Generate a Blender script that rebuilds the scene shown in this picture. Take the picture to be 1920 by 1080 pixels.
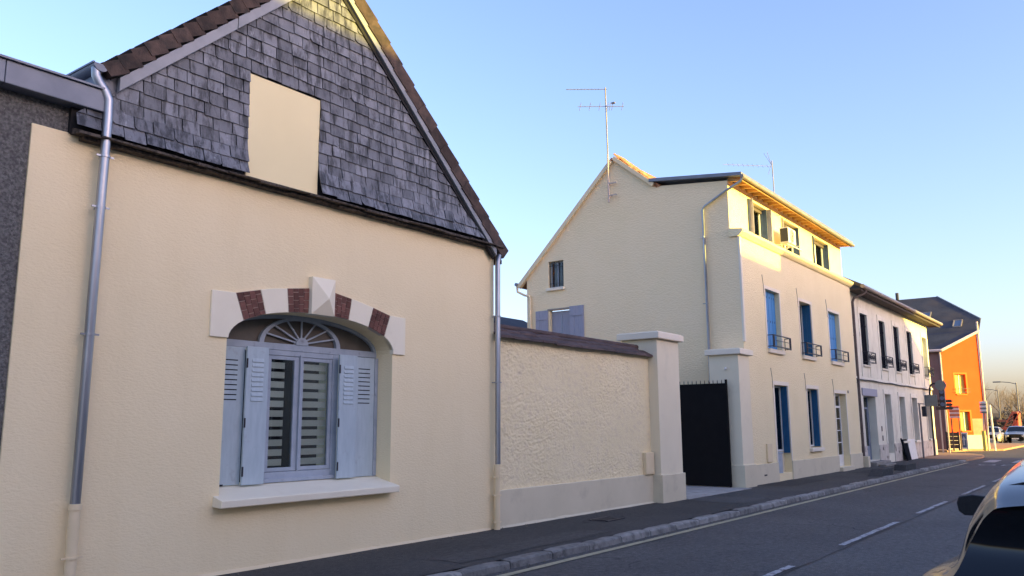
import bpy, bmesh, math, random
from mathutils import Vector, Matrix, noise
from mathutils.geometry import tessellate_polygon
random.seed(7)
R = math.radians
sc = bpy.context.scene
for o in list(bpy.data.objects): bpy.data.objects.remove(o)

# ------------------------------------------------------------------ camera
YAW, PITCH, ROLL = 0.64369061, 0.16544436, 0.00599136
cam_d = bpy.data.cameras.new('camera'); cam = bpy.data.objects.new('camera', cam_d)
sc.collection.objects.link(cam); sc.camera = cam
fw = Vector((math.cos(YAW)*math.cos(PITCH), math.sin(YAW)*math.cos(PITCH), math.sin(PITCH)))
rt = Vector((math.sin(YAW), -math.cos(YAW), 0)); up = rt.cross(fw)
r2 = math.cos(ROLL)*rt - math.sin(ROLL)*up; u2 = math.sin(ROLL)*rt + math.cos(ROLL)*up
cam.matrix_world = Matrix(((r2.x, u2.x, -fw.x, 0), (r2.y, u2.y, -fw.y, 0), (r2.z, u2.z, -fw.z, 1.7), (0, 0, 0, 1)))
cam_d.sensor_width = 36; cam_d.lens = 36*1541.4/1920; cam_d.clip_start = .05; cam_d.clip_end = 4000

# ------------------------------------------------------------------ light
SUN_E, SUN_A = R(8.5), R(3)          # elevation; azimuth swung from -Y towards +X
sun_dir = Vector((math.cos(SUN_E)*math.sin(SUN_A), -math.cos(SUN_E)*math.cos(SUN_A), math.sin(SUN_E)))
world = bpy.data.worlds.new('World'); sc.world = world; world.use_nodes = True
wn = world.node_tree.nodes; wl = world.node_tree.links
sky = wn.new('ShaderNodeTexSky'); sky.sky_type = 'NISHITA'; sky.sun_disc = False
sky.sun_elevation = SUN_E; sky.sun_rotation = math.atan2(sun_dir.x, sun_dir.y)
sky.air_density = 1.0; sky.dust_density = 2.4; sky.ozone_density = 2.8; sky.altitude = 50
tint = wn.new('ShaderNodeMix'); tint.data_type = 'RGBA'; tint.blend_type = 'MULTIPLY'; tint.inputs[0].default_value = 1
tint.inputs[7].default_value = (1.10, .893, .985, 1); wl.new(sky.outputs[0], tint.inputs[6])      # camera white balance
bg = wn['Background']; wl.new(tint.outputs[2], bg.inputs[0]); bg.inputs[1].default_value = 0.15
sd = bpy.data.lights.new('sun', 'SUN'); so = bpy.data.objects.new('sun', sd); sc.collection.objects.link(so)
sd.energy = 3.2; sd.angle = R(0.6); sd.color = (1.0, 0.76, 0.12)
so.rotation_euler = sun_dir.to_track_quat('Z', 'Y').to_euler(); so.location = sun_dir*60
sc.view_settings.view_transform = 'Standard'; sc.view_settings.look = 'None'
sc.view_settings.gamma = 1; sc.view_settings.use_curve_mapping = False
sc.view_settings.exposure = 2.1

# ------------------------------------------------------------------ helpers
COL = sc.collection
OFF = {}
def thing(name, label, cat, loc=(0, 0, 0), group=None):
    o = bpy.data.objects.new(name, None); COL.objects.link(o); o.location = loc; o.empty_display_size = .2
    o['label'] = label; o['category'] = cat
    if group: o['group'] = group
    OFF[o.name] = Vector(loc); return o
def tag(o, label, cat, group=None):
    o['label'] = label; o['category'] = cat
    if group: o['group'] = group
    return o
def link(name, me, mat, parent=None, loc=None):
    o = bpy.data.objects.new(name, me); COL.objects.link(o)
    if mat and not me.materials: me.materials.append(mat)
    base = OFF[parent.name] if parent else Vector((0, 0, 0))
    if parent: o.parent = parent
    if loc is not None:
        o.location = Vector(loc) - base; OFF[o.name] = Vector(loc)
    else: OFF[o.name] = base
    return o
class MB:
    def __init__(s): s.v = []; s.f = []
    def add(s, vs, fs):
        n = len(s.v); s.v += [tuple(v) for v in vs]; s.f += [tuple(i+n for i in f) for f in fs]; return s
    def box(s, x0, x1, y0, y1, z0, z1):
        return s.add([(x0,y0,z0),(x1,y0,z0),(x1,y1,z0),(x0,y1,z0),(x0,y0,z1),(x1,y0,z1),(x1,y1,z1),(x0,y1,z1)],
                     [(0,3,2,1),(4,5,6,7),(0,1,5,4),(1,2,6,5),(2,3,7,6),(3,0,4,7)])
    def quad(s, *p): return s.add(p, [tuple(range(len(p)))])
    def prism(s, poly, y0, y1, axis='y'):
        n = len(poly)
        if axis == 'y': A = [(u, y0, v) for u, v in poly]; B = [(u, y1, v) for u, v in poly]
        elif axis == 'x': A = [(y0, u, v) for u, v in poly]; B = [(y1, u, v) for u, v in poly]
        else: A = [(u, v, y0) for u, v in poly]; B = [(u, v, y1) for u, v in poly]
        tris = tessellate_polygon([[Vector(a) for a in A]])
        fs = [tuple(t) for t in tris] + [tuple(i+n for i in t) for t in tris]
        fs += [(i, (i+1) % n, (i+1) % n + n, i+n) for i in range(n)]
        return s.add(A+B, fs)
    def tube(s, pts, r, n=10, cap=True):
        pts = [Vector(p) for p in pts]; rs = r if isinstance(r, (list, tuple)) else [r]*len(pts)
        base = len(s.v); prev = None
        for i, p in enumerate(pts):
            d = (pts[min(i+1, len(pts)-1)] - pts[max(i-1, 0)]).normalized()
            if prev is None:
                a = d.orthogonal().normalized()
            else:
                a = (prev - d*prev.dot(d)).normalized()
            prev = a; b = d.cross(a)
            for k in range(n):
                t = 2*math.pi*k/n; s.v.append(tuple(p + (a*math.cos(t)+b*math.sin(t))*rs[i]))
        for i in range(len(pts)-1):
            for k in range(n):
                q = base+i*n; s.f.append((q+k, q+(k+1) % n, q+n+(k+1) % n, q+n+k))
        if cap:
            s.f.append(tuple(base+k for k in range(n))[::-1]); e = base+(len(pts)-1)*n
            s.f.append(tuple(e+k for k in range(n)))
        return s
    def bar(s, p0, p1, w, h=None):
        return s.tube([p0, p1], w*.7071, 4)
    def wallpoly(s, outer, holes, to3, depths):
        loops = [outer]+holes; allp = [p for l in loops for p in l]
        tris = tessellate_polygon([[Vector((p[0], p[1], 0)) for p in l] for l in loops])
        s.add([to3(p[0], p[1], 0) for p in allp], [tuple(t) for t in tris])
        for l, d in zip(holes, depths):
            n = len(l)
            s.add([to3(p[0], p[1], 0) for p in l]+[to3(p[0], p[1], d) for p in l], [(i, (i+1) % n, n+(i+1) % n, n+i) for i in range(n)])
        return s
    def mesh(s, name, off=Vector((0, 0, 0))):
        me = bpy.data.meshes.new(name); me.from_pydata([(v[0]-off[0], v[1]-off[1], v[2]-off[2]) for v in s.v], [], s.f)
        bm = bmesh.new(); bm.from_mesh(me); bmesh.ops.recalc_face_normals(bm, faces=bm.faces); bm.to_mesh(me); bm.free()
        me.update(); return me
    def build(s, name, mat, parent=None, smooth=False, bevel=0, loc=None):
        base = OFF[parent.name] if parent else Vector((0, 0, 0))
        me = s.mesh(name, Vector(loc) if loc is not None else base)
        if smooth:
            for p in me.polygons: p.use_smooth = True
        o = link(name, me, mat, parent, loc)
        if bevel:
            m = o.modifiers.new('bevel', 'BEVEL'); m.width = bevel; m.segments = 2; m.limit_method = 'ANGLE'; m.angle_limit = R(40)
        if smooth == 'auto':
            m = o.modifiers.new('split', 'EDGE_SPLIT'); m.split_angle = R(40)
        return o
def struct(o): o['kind'] = 'structure'; return o
XZ = lambda y: (lambda u, v, d: (u, y+d, v))
YZ = lambda x: (lambda u, v, d: (x+d, u, v))
def rect(u0, u1, v0, v1): return [(u0, v0), (u1, v0), (u1, v1), (u0, v1)]

# ------------------------------------------------------------------ materials
def nmat(name):
    m = bpy.data.materials.new(name); m.use_nodes = True
    nt = m.node_tree; return m, nt, nt.nodes['Principled BSDF']
def setp(b, rough=None, metal=None, spec=None, coat=None):
    if rough is not None: b.inputs['Roughness'].default_value = rough
    if metal is not None: b.inputs['Metallic'].default_value = metal
    if spec is not None: b.inputs['Specular IOR Level'].default_value = spec
    if coat is not None: b.inputs['Coat Weight'].default_value = coat
def pos(nt, scale=(1, 1, 1)):
    g = nt.nodes.new('ShaderNodeNewGeometry'); mp = nt.nodes.new('ShaderNodeMapping'); mp.inputs['Scale'].default_value = scale
    nt.links.new(g.outputs['Position'], mp.inputs[0]); return mp.outputs[0]
def ntex(nt, vec, scale, detail=4, rough=.55, dist=0):
    t = nt.nodes.new('ShaderNodeTexNoise'); t.inputs['Scale'].default_value = scale; t.inputs['Detail'].default_value = detail
    t.inputs['Roughness'].default_value = rough; t.inputs['Distortion'].default_value = dist
    nt.links.new(vec, t.inputs['Vector']); return t.outputs['Fac']
def ramp(nt, fac, a, b, c0=(0, 0, 0, 1), c1=(1, 1, 1, 1)):
    r = nt.nodes.new('ShaderNodeValToRGB'); r.color_ramp.elements[0].position = a; r.color_ramp.elements[1].position = b
    r.color_ramp.elements[0].color = c0; r.color_ramp.elements[1].color = c1; nt.links.new(fac, r.inputs[0]); return r.outputs[0]
def mix(nt, fac, a, b, mode='MIX'):
    m = nt.nodes.new('ShaderNodeMix'); m.data_type = 'RGBA'; m.blend_type = mode
    for s, v in ((0, fac), (6, a), (7, b)):
        if hasattr(v, 'default_value') or hasattr(v, 'is_linked'): nt.links.new(v, m.inputs[s])
        else: m.inputs[s].default_value = v if s == 0 else (*v[:3], 1)
    return m.outputs[2]
def bump(nt, b, fac, strength, dist):
    n = nt.nodes.new('ShaderNodeBump'); n.inputs['Strength'].default_value = strength; n.inputs['Distance'].default_value = dist
    nt.links.new(fac, n.inputs['Height']); nt.links.new(n.outputs[0], b.inputs['Normal'])
def surf(name, c1, c2=None, scale=3, rough=.8, bs=0, bscale=60, bdist=.01, metal=0, spec=.3, vec=(1, 1, 1), bvec=(1, 1, 1), rnd=0, lo=.35, hi=.65, stain=None, sscale=1, slo=.55, shi=.75, svec=(1, 1, 1), coat=0, bdet=3):
    m, nt, b = nmat(name); setp(b, rough, metal, spec, coat)
    c2 = c2 or c1
    col = ramp(nt, ntex(nt, pos(nt, vec), scale), lo, hi, (*c1, 1), (*c2, 1))
    if stain:
        f = ramp(nt, ntex(nt, pos(nt, svec), sscale, 6, .65), slo, shi)
        col = mix(nt, f, col, stain)
    if rnd:
        oi = nt.nodes.new('ShaderNodeObjectInfo'); mr = nt.nodes.new('ShaderNodeMapRange')
        mr.inputs['To Min'].default_value = 1-rnd; mr.inputs['To Max'].default_value = 1+rnd
        nt.links.new(oi.outputs['Random'], mr.inputs[0])
        vm = nt.nodes.new('ShaderNodeVectorMath'); vm.operation = 'SCALE'
        nt.links.new(col, vm.inputs[0]); nt.links.new(mr.outputs[0], vm.inputs['Scale']); col = vm.outputs[0]
    nt.links.new(col, b.inputs['Base Color'])
    if bs: bump(nt, b, ntex(nt, pos(nt, bvec), bscale, bdet, .6), bs, bdist)
    return m
M = {}
M['cream'] = surf('cream_render', (.87, .725, .455), (.885, .742, .475), 1.3, .88, .55, 26, .012, bvec=(1, 1, 2.2), stain=(.84, .695, .43), sscale=1, slo=.5, shi=.78, svec=(2.2, 2.2, .4))
M['creampaint'] = surf('cream_paint', (.76, .62, .39), (.80, .65, .42), 4, .6, .2, 40, .003)
M['panel'] = surf('blind_panel_render', (.83, .72, .43), (.85, .74, .445), 2, .85, .2, 60, .004)
M['cream2'] = surf('cream_roughcast', (.875, .74, .46), (.89, .757, .48), 1.1, .9, .8, 13, .03, bvec=(1, 1, 2.6), stain=(.83, .70, .42), sscale=.5, slo=.5, shi=.8, bdet=4)
M['gable'] = surf('brightened_gable_roughcast', (.915, .735, .465), (.93, .75, .485), 1.1, .9, .8, 13, .03, bvec=(1, 1, 2.6), stain=(.87, .71, .43), sscale=.5, slo=.5, shi=.8, bdet=4)  # cream roughcast made brighter and redder; missing fill light put into the colour
M['rough'] = surf('wall_roughcast', (.84, .71, .44), (.87, .74, .475), 1.4, .92, .6, 55, .012, stain=(.76, .63, .42), sscale=9, slo=.5, shi=.7)
M['plinth'] = surf('plinth_paint', (.65, .575, .41), (.69, .61, .44), 1.5, .85, .3, 30, .006, stain=(.57, .50, .36), sscale=2.5)
M['pillar'] = surf('pillar_paint', (.78, .69, .50), (.82, .725, .53), 1.0, .8, .2, 30, .005, stain=(.71, .63, .46), sscale=1.3)
M['trim'] = surf('trim_paint', (.81, .72, .57), (.84, .75, .60), 3, .75, .2, 30, .004)
M['white_stone'] = surf('white_stone', (.84, .76, .58), (.87, .79, .61), 3, .75, .25, 25, .004, stain=(.75, .66, .49), sscale=4, slo=.6, shi=.85)
M['brick'] = surf('brick_red', (.12, .055, .042), (.18, .08, .062), 14, .85, .4, 70, .004, rnd=.3)
M['mortar'] = surf('mortar', (.50, .40, .34), (.58, .47, .40), 20, .9)
def slate_mat():
    m, nt, b = nmat('weathered_slate'); setp(b, .5, 0, .5)
    v = pos(nt); vs = pos(nt, (9, 9, 2.2))
    base = ramp(nt, ntex(nt, v, 5), .3, .7, (.125, .132, .148, 1), (.195, .202, .225, 1))
    st = ramp(nt, ntex(nt, vs, 1, 6, .7), .47, .60)
    base = mix(nt, st, base, (.034, .035, .038))
    st2 = ramp(nt, ntex(nt, pos(nt, (22, 22, 6)), 1, 4, .6), .62, .76)
    base = mix(nt, st2, base, (.28, .29, .31))
    oi = nt.nodes.new('ShaderNodeObjectInfo'); mr = nt.nodes.new('ShaderNodeMapRange')
    mr.inputs['To Min'].default_value = .62; mr.inputs['To Max'].default_value = 1.28; nt.links.new(oi.outputs['Random'], mr.inputs[0])
    vm = nt.nodes.new('ShaderNodeVectorMath'); vm.operation = 'SCALE'; nt.links.new(base, vm.inputs[0]); nt.links.new(mr.outputs[0], vm.inputs['Scale'])
    nt.links.new(vm.outputs[0], b.inputs['Base Color']); bump(nt, b, ntex(nt, v, 45, 5, .6), .35, .006); return m
M['slate'] = slate_mat()
M['slate_edge'] = surf('slate_edge', (.035, .03, .028), (.12, .10, .085), 20, .85, .8, 60, .01)
M['dark'] = surf('dark_gap', (.02, .02, .022), None, 1, .9)
M['tile'] = surf('brown_roof_tile', (.050, .036, .031), (.098, .066, .054), 7, .85, .5, 40, .008, rnd=.28, stain=(.03, .028, .026), sscale=5, slo=.5, shi=.7)
M['coping'] = surf('coping_tile', (.055, .035, .032), (.10, .065, .058), 6, .7, .4, 30, .006, rnd=.22)
M['terracotta'] = surf('terracotta_tile', (.42, .17, .08), (.55, .27, .14), 6, .85, rnd=.25)
M['zinc'] = surf('zinc', (.155, .175, .215), (.20, .22, .26), 3, .5, .1, 12, .004, metal=.25, spec=.4)
M['zinclight'] = surf('weathered_zinc', (.21, .225, .245), (.27, .28, .30), 4, .5, .1, 12, .004, metal=.2, spec=.4)
M['galv'] = surf('galvanised_pipe', (.24, .26, .29), (.40, .42, .46), 3, .36, 0, metal=.8, spec=.5, vec=(1, 1, .25))
M['graywall'] = surf('grey_pebbledash', (.09, .088, .085), (.20, .195, .185), 34, .95, 1, 45, .03, stain=(.4, .39, .37), sscale=38, slo=.66, shi=.72)
M['shutter'] = surf('greyblue_shutter_paint', (.40, .48, .52), (.45, .53, .57), 5, .6, .12, 14, .003, vec=(4, 4, .7), stain=(.30, .31, .35), sscale=7, slo=.6, shi=.85)
M['frame'] = surf('greyblue_frame_paint', (.31, .355, .41), (.38, .425, .48), 6, .6, .1, 20, .003, stain=(.22, .22, .24), sscale=9, slo=.6, shi=.8)
M['fan'] = surf('fanlight_board', (.10, .085, .068), (.13, .11, .088), 4, .5)
M['blind'] = surf('blind_fabric', (.80, .82, .75), (.84, .86, .79), 3, .8)
M['room'] = surf('dark_room', (.03, .03, .035), None, 1, .9)
M['curtain'] = surf('pale_curtain', (.5, .5, .52), (.6, .6, .62), 8, .9, vec=(6, 6, .3))
def glass_mat():
    m, nt, b = nmat('window_glass'); nt.nodes.remove(b); out = nt.nodes['Material Output']
    t = nt.nodes.new('ShaderNodeBsdfTransparent'); t.inputs[0].default_value = (.82, .86, .86, 1)
    g = nt.nodes.new('ShaderNodeBsdfGlossy'); g.inputs['Roughness'].default_value = .02
    f = nt.nodes.new('ShaderNodeFresnel'); f.inputs[0].default_value = 1.45
    mx = nt.nodes.new('ShaderNodeMixShader'); nt.links.new(f.outputs[0], mx.inputs[0]); nt.links.new(t.outputs[0], mx.inputs[1]); nt.links.new(g.outputs[0], mx.inputs[2])
    nt.links.new(mx.outputs[0], out.inputs[0]); return m
M['glass'] = glass_mat()
M['blackgate'] = surf('black_gate_paint', (.006, .006, .007), (.008, .008, .009), 5, .6, spec=.12)
M['iron'] = surf('black_iron', (.02, .022, .03), (.035, .035, .045), 9, .5)
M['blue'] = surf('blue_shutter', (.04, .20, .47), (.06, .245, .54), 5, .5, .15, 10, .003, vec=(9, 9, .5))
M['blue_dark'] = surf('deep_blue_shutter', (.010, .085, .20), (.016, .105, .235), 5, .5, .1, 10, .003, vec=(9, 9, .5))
M['navy'] = surf('navy_shutter', (.006, .007, .011), (.011, .012, .018), 8, .9, .1, 30, .003, spec=.03)
M['lav'] = surf('lavender_grey_shutter', (.30, .30, .36), (.35, .35, .41), 5, .6, .1, 20, .003, vec=(8, 8, .6))
M['slateblue'] = surf('slate_blue_shutter', (.05, .085, .16), (.07, .11, .20), 5, .6)
M['white'] = surf('white_paint', (.72, .71, .68), (.78, .77, .74), 5, .5)
M['wood'] = surf('pine_soffit', (.50, .28, .10), (.62, .36, .14), 3, .6, .1, 20, .004, vec=(1, 12, 1))
M['ac'] = surf('ac_casing', (.68, .66, .60), (.72, .70, .64), 4, .45)
M['acdark'] = surf('ac_vent', (.06, .06, .065), None, 3, .6)
M['h3wall'] = surf('weathered_plaster', (.70, .66, .53), (.77, .73, .60), 1.6, .9, .4, 20, .008, stain=(.50, .43, .34), sscale=1.4, slo=.55, shi=.8, svec=(1.5, 1.5, .6))
M['h3base'] = surf('stained_base', (.50, .44, .37), (.62, .57, .50), 2.5, .92, .6, 14, .015, stain=(.10, .085, .07), sscale=2.6, slo=.55, shi=.66)
M['h3trim'] = surf('grey_white_trim', (.74, .70, .58), (.79, .75, .63), 3, .85, .2, 25, .005, stain=(.42, .38, .33), sscale=2.2, slo=.55, shi=.8)
M['brown'] = surf('brown_gutter', (.09, .07, .062), (.13, .105, .095), 5, .6)
M['brownlight'] = surf('gutter_front', (.26, .22, .19), (.32, .28, .24), 5, .5, metal=.2)
M['soffit'] = surf('dark_soffit', (.055, .045, .042), (.075, .06, .055), 4, .8)
M['bluegrey'] = surf('bluegrey_door', (.17, .21, .27), (.22, .26, .32), 5, .5)
M['greyshut'] = surf('grey_closed_shutter', (.24, .235, .25), (.30, .295, .31), 4, .8, .3, 3, .005, vec=(1, 1, .3), bvec=(1, 1, 25))
M['orange'] = surf('orange_render', (.66, .078, .012), (.70, .09, .016), 1, .9, .2, 30, .006)
M['orange_pale'] = surf('pale_orange_trim', (.66, .16, .03), None, 1, .9)
M['salmon'] = surf('salmon_base', (.50, .22, .13), (.56, .27, .17), 3, .9)
M['mauve'] = surf('mauve_brown_render', (.235, .125, .105), (.27, .15, .125), 1.5, .9, .2, 30, .006)
M['pinktrim'] = surf('pink_white_trim', (.62, .48, .42), (.68, .54, .48), 4, .8)
M['darkroof'] = surf('dark_slate_roof', (.038, .04, .05), (.06, .062, .072), 1.2, .75, .4, 8, .02, bvec=(1, 1, 6), stain=(.085, .07, .065), sscale=.35, slo=.5, shi=.7)
M['skylight'] = surf('skylight_glass', (.10, .14, .19), None, 1, .12, spec=.6)
M['greenpane'] = surf('green_curtain', (.20, .30, .10), (.30, .40, .14), 3, .7, vec=(4, 4, .3))
M['yellowpane'] = surf('yellow_curtain', (.62, .52, .10), (.70, .60, .14), 3, .7, vec=(4, 4, .3))
def asphalt(name, c1, c2, patch, bs=.7):
    m, nt, b = nmat(name); setp(b, .82, 0, .35); v = pos(nt)
    big = ramp(nt, ntex(nt, v, .45, 5, .6), .35, .68, (*c1, 1), (*c2, 1))
    fine = ramp(nt, ntex(nt, v, 85, 2, .7), .40, .72, (.62, .62, .62, 1), (1.5, 1.5, 1.5, 1))
    col = mix(nt, 1.0, big, fine, 'MULTIPLY')
    col = mix(nt, 1.0, col, ramp(nt, ntex(nt, v, 11, 4, .75), .3, .7, (.62, .62, .62, 1), (1.38, 1.38, 1.38, 1)), 'MULTIPLY')
    sp = ramp(nt, ntex(nt, v, 42, 2, .5), .70, .74)
    col = mix(nt, sp, col, patch)
    vc = nt.nodes.new('ShaderNodeTexVoronoi'); vc.feature = 'DISTANCE_TO_EDGE'; vc.inputs['Scale'].default_value = .33
    dn = nt.nodes.new('ShaderNodeTexNoise'); dn.inputs['Scale'].default_value = 1.8; nt.links.new(v, dn.inputs['Vector'])
    va = nt.nodes.new('ShaderNodeVectorMath'); va.operation = 'ADD'; nt.links.new(v, va.inputs[0]); nt.links.new(dn.outputs['Color'], va.inputs[1]); nt.links.new(va.outputs[0], vc.inputs['Vector'])
    ck = ramp(nt, vc.outputs['Distance'], .0, .012, (1, 1, 1, 1), (0, 0, 0, 1))
    fade = ramp(nt, ntex(nt, v, .35, 2), .52, .62)
    cf = nt.nodes.new('ShaderNodeMath'); cf.operation = 'MULTIPLY'; nt.links.new(ck, cf.inputs[0]); nt.links.new(fade, cf.inputs[1])
    col = mix(nt, cf.outputs[0], col, (.022, .022, .023))
    nt.links.new(col, b.inputs['Base Color']); bump(nt, b, ntex(nt, v, 70, 3, .7), bs, .012); return m
M['road'] = asphalt('road_asphalt', (.084, .081, .079), (.112, .108, .105), (.20, .195, .19))
M['pave'] = asphalt('pavement_asphalt', (.047, .047, .047), (.066, .065, .064), (.13, .13, .13), .5)
M['corner_pave'] = surf('reddish_pavement', (.34, .20, .11), (.40, .25, .15), 2, .9, .4, 40, .008)
M['ground'] = surf('distant_ground', (.07, .068, .066), (.10, .095, .09), .3, .95)
M['concrete'] = surf('threshold_concrete', (.30, .285, .26), (.38, .36, .33), 3, .9, .5, 30, .008, stain=(.16, .15, .13), sscale=2.5)
M['kerb'] = surf('kerb_granite', (.19, .185, .175), (.30, .29, .27), 4, .85, .9, 28, .02, rnd=.25, stain=(.10, .098, .094), sscale=5, slo=.5, shi=.7)
def paint(name, c, wear, lo, hi):
    m, nt, b = nmat(name); setp(b, .7, 0, .3); v = pos(nt)
    w = ramp(nt, ntex(nt, v, 9, 6, .75), lo, hi)
    nt.links.new(mix(nt, w, c, wear), b.inputs['Base Color']); bump(nt, b, ntex(nt, v, 70, 3, .7), .5, .01); return m
M['yline'] = paint('worn_yellow_line', (.42, .38, .25), (.13, .125, .11), .50, .82)
M['wline'] = paint('worn_white_line', (.44, .44, .45), (.08, .081, .087), .46, .60)
M['wline2'] = paint('worn_white_crossing', (.42, .40, .39), (.12, .12, .12), .50, .8)
M['seam'] = surf('tar_seam', (.028, .028, .03), (.04, .04, .042), 9, .7)
M['block'] = surf('dark_asphalt_ramp', (.035, .038, .040), (.055, .058, .06), 10, .9, .8, 40, .015)
M['step'] = surf('worn_step', (.20, .185, .165), (.28, .26, .23), 4, .9, .5, 20, .01)
M['bark'] = surf('bare_bark', (.10, .07, .05), (.15, .11, .08), 8, .9)
M['hedge'] = surf('winter_scrub', (.085, .062, .04), (.15, .11, .07), 3, .95, rnd=.2)
M['red'] = surf('red_machine_paint', (.50, .10, .045), (.58, .14, .06), 4, .5)
M['lamp'] = surf('lamp_grey', (.16, .15, .15), (.20, .19, .19), 4, .5, metal=.4)
M['carpaint'] = surf('black_car_paint', (.006, .007, .009), None, 1, .22, spec=.35, coat=.45)
M['carglass'] = surf('tinted_glass', (.006, .008, .011), None, 1, .06, spec=.5)
M['plastic'] = surf('black_plastic', (.018, .018, .02), (.024, .024, .026), 30, .55)
M['tyre'] = surf('tyre_rubber', (.02, .02, .02), None, 1, .85)
M['rim'] = surf('alloy_rim', (.35, .36, .38), None, 1, .3, metal=.9)
M['redlamp'] = surf('tail_lamp', (.22, .012, .012), None, 1, .12, spec=.6)
M['chrome'] = surf('bright_trim', (.6, .6, .62), None, 1, .2, metal=1)
M['beige'] = surf('beige_car_paint', (.38, .32, .24), None, 1, .3, spec=.5, coat=1)
M['silver'] = surf('silver_car_paint', (.30, .31, .34), None, 1, .3, metal=.3, coat=1)
M['headlamp'] = surf('headlamp_glass', (.7, .68, .6), None, 1, .1, spec=.6)
M['opp'] = surf('opposite_render', (.60, .52, .42), (.66, .58, .47), .8, .9)
M['signback'] = surf('grey_sign_back', (.16, .18, .18), (.19, .21, .21), 3, .5, metal=.3)
M['signdark'] = surf('dark_brown_sign', (.055, .045, .045), None, 1, .5)
M['signwhite'] = surf('sign_white', (.70, .68, .66), None, 1, .5)
M['signred'] = surf('faded_red_sign', (.45, .14, .07), None, 1, .6)
M['signyellow'] = surf('yellow_box_paint', (.62, .52, .12), None, 1, .6)
M['signblue'] = surf('blue_grey_panel', (.13, .17, .26), None, 1, .5)
M['pinkpost'] = surf('pale_post', (.50, .42, .37), None, 1, .6)
M['planter'] = surf('brown_board', (.13, .075, .045), (.16, .095, .06), 4, .7)

# ------------------------------------------------------------------ ground, road, pavement
ZR = -.10
g = MB(); g.quad((-400, -900, -.115), (1600, -900, -.115), (1600, 1600, -.115), (-400, 1600, -.115))
struct(g.build('ground', M['ground']))
def sheet(x0, x1, y0, y1, z, nx, ny, amp=0, sc_=.5):
    m = MB()
    for i in range(nx+1):
        for j in range(ny+1):
            x = x0+(x1-x0)*i/nx; y = y0+(y1-y0)*j/ny
            m.v.append((x, y, z+amp*noise.noise((x*sc_, y*sc_, 3))))
    for i in range(nx):
        for j in range(ny):
            a = i*(ny+1)+j; m.f.append((a, a+ny+1, a+ny+2, a+1))
    return m
road = struct(sheet(-14, 130, -.6, 6.60, ZR, 288, 14, .003, .8).build('road', M['road'], smooth=True))
M['lane'] = asphalt('near_lane_asphalt', (.098, .095, .092), (.13, .126, .122), (.23, .225, .22))
sheet(-14, 41, -.6, 3.60, ZR+.0035, 220, 8, .003, .8).build('near_lane_surface', M['lane'], road, smooth=True)
m = MB(); m.quad((46, 6.6, ZR-.004), (130, 6.6, ZR-.004), (130, 40, ZR-.004), (46, 40, ZR-.004))
struct(m.build('side_street', M['road']))
pave = struct(sheet(-14, 49.2, 6.74, 9.4, 0, 252, 12, .010, .9).build('pavement', M['pave'], smooth=True))
m = MB(); m.box(-14, 49.1, 6.78, 9.3, -.12, -.02)
m.build('pavement_bed', M['pave'], pave)
# corner pavement beyond house end, rounded
m = MB(); pts = [(46.2, 6.72), (47.6, 6.75), (48.9, 6.95), (49.9, 7.4), (50.5, 8.1), (50.8, 9.0), (51, 10.0), (51, 14), (49.25, 14), (49.25, 9.38), (46.2, 9.38)]
pts = [(44.2, 6.62), (47.2, 6.5), (49.4, 6.55), (51.2, 6.9), (52.6, 7.7), (53.4, 9.0), (53.6, 11), (53.6, 16), (49.99, 16), (49.99, 8.8), (44.2, 8.8)]
m.prism(pts, -.11, .014, 'z'); struct(m.build('corner_pavement', M['corner_pave'], bevel=.02))
m = MB(); m.prism([(60.2, 8.9), (62.1, 7.1), (80, 6.9), (80, 16), (57.5, 16), (57.5, 9.6)], -.11, .012, 'z')
struct(m.build('far_pavement', M['corner_pave'], bevel=.02))
m = MB(); m.box(-14, 80, -1.75, -.55, -.11, 0.0); struct(m.build('near_pavement', M['pave']))
m = MB(); m.box(17.94, 21.83, 8.42, 18, -.1, .012); struct(m.build('courtyard', M['concrete'], bevel=.01))
# kerb stones
def kerb_mesh(seed, L):
    random.seed(seed); m = MB(); n = 5
    prof = [(-.012, -.14), (0, -.018), (.022, .004), (.17, .006), (.17, -.14)]
    for i in range(n+1):
        x = L*i/n
        for (y, z) in prof:
            j = .0045 if z > -.1 else 0
            e = .010 if i in (0, n) else 0
            m.v.append((x, y+random.uniform(-j, j)+e*(y < .1), z+random.uniform(-j, j)*.7-e))
    k = len(prof)
    for i in range(n):
        for q in range(k-1): m.f.append((i*k+q, i*k+q+1, (i+1)*k+q+1, (i+1)*k+q))
    m.f.append(tuple(range(k))); m.f.append(tuple(n*k+q for q in range(k)))
    return m.mesh('kerb_stone')
KM = [kerb_mesh(s, .93) for s in range(7)]
random.seed(11); x = 3.0; i = 0
while x < 43.6:
    o = link('kerb_stone', KM[i % 7], M['kerb'], pave, (x, 6.56+random.uniform(-.008, .008), random.uniform(-.010, .006)))
    o.rotation_euler = (random.uniform(-.02, .02), random.uniform(-.008, .008), random.uniform(-.01, .01)); x += .95; i += 1
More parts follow.
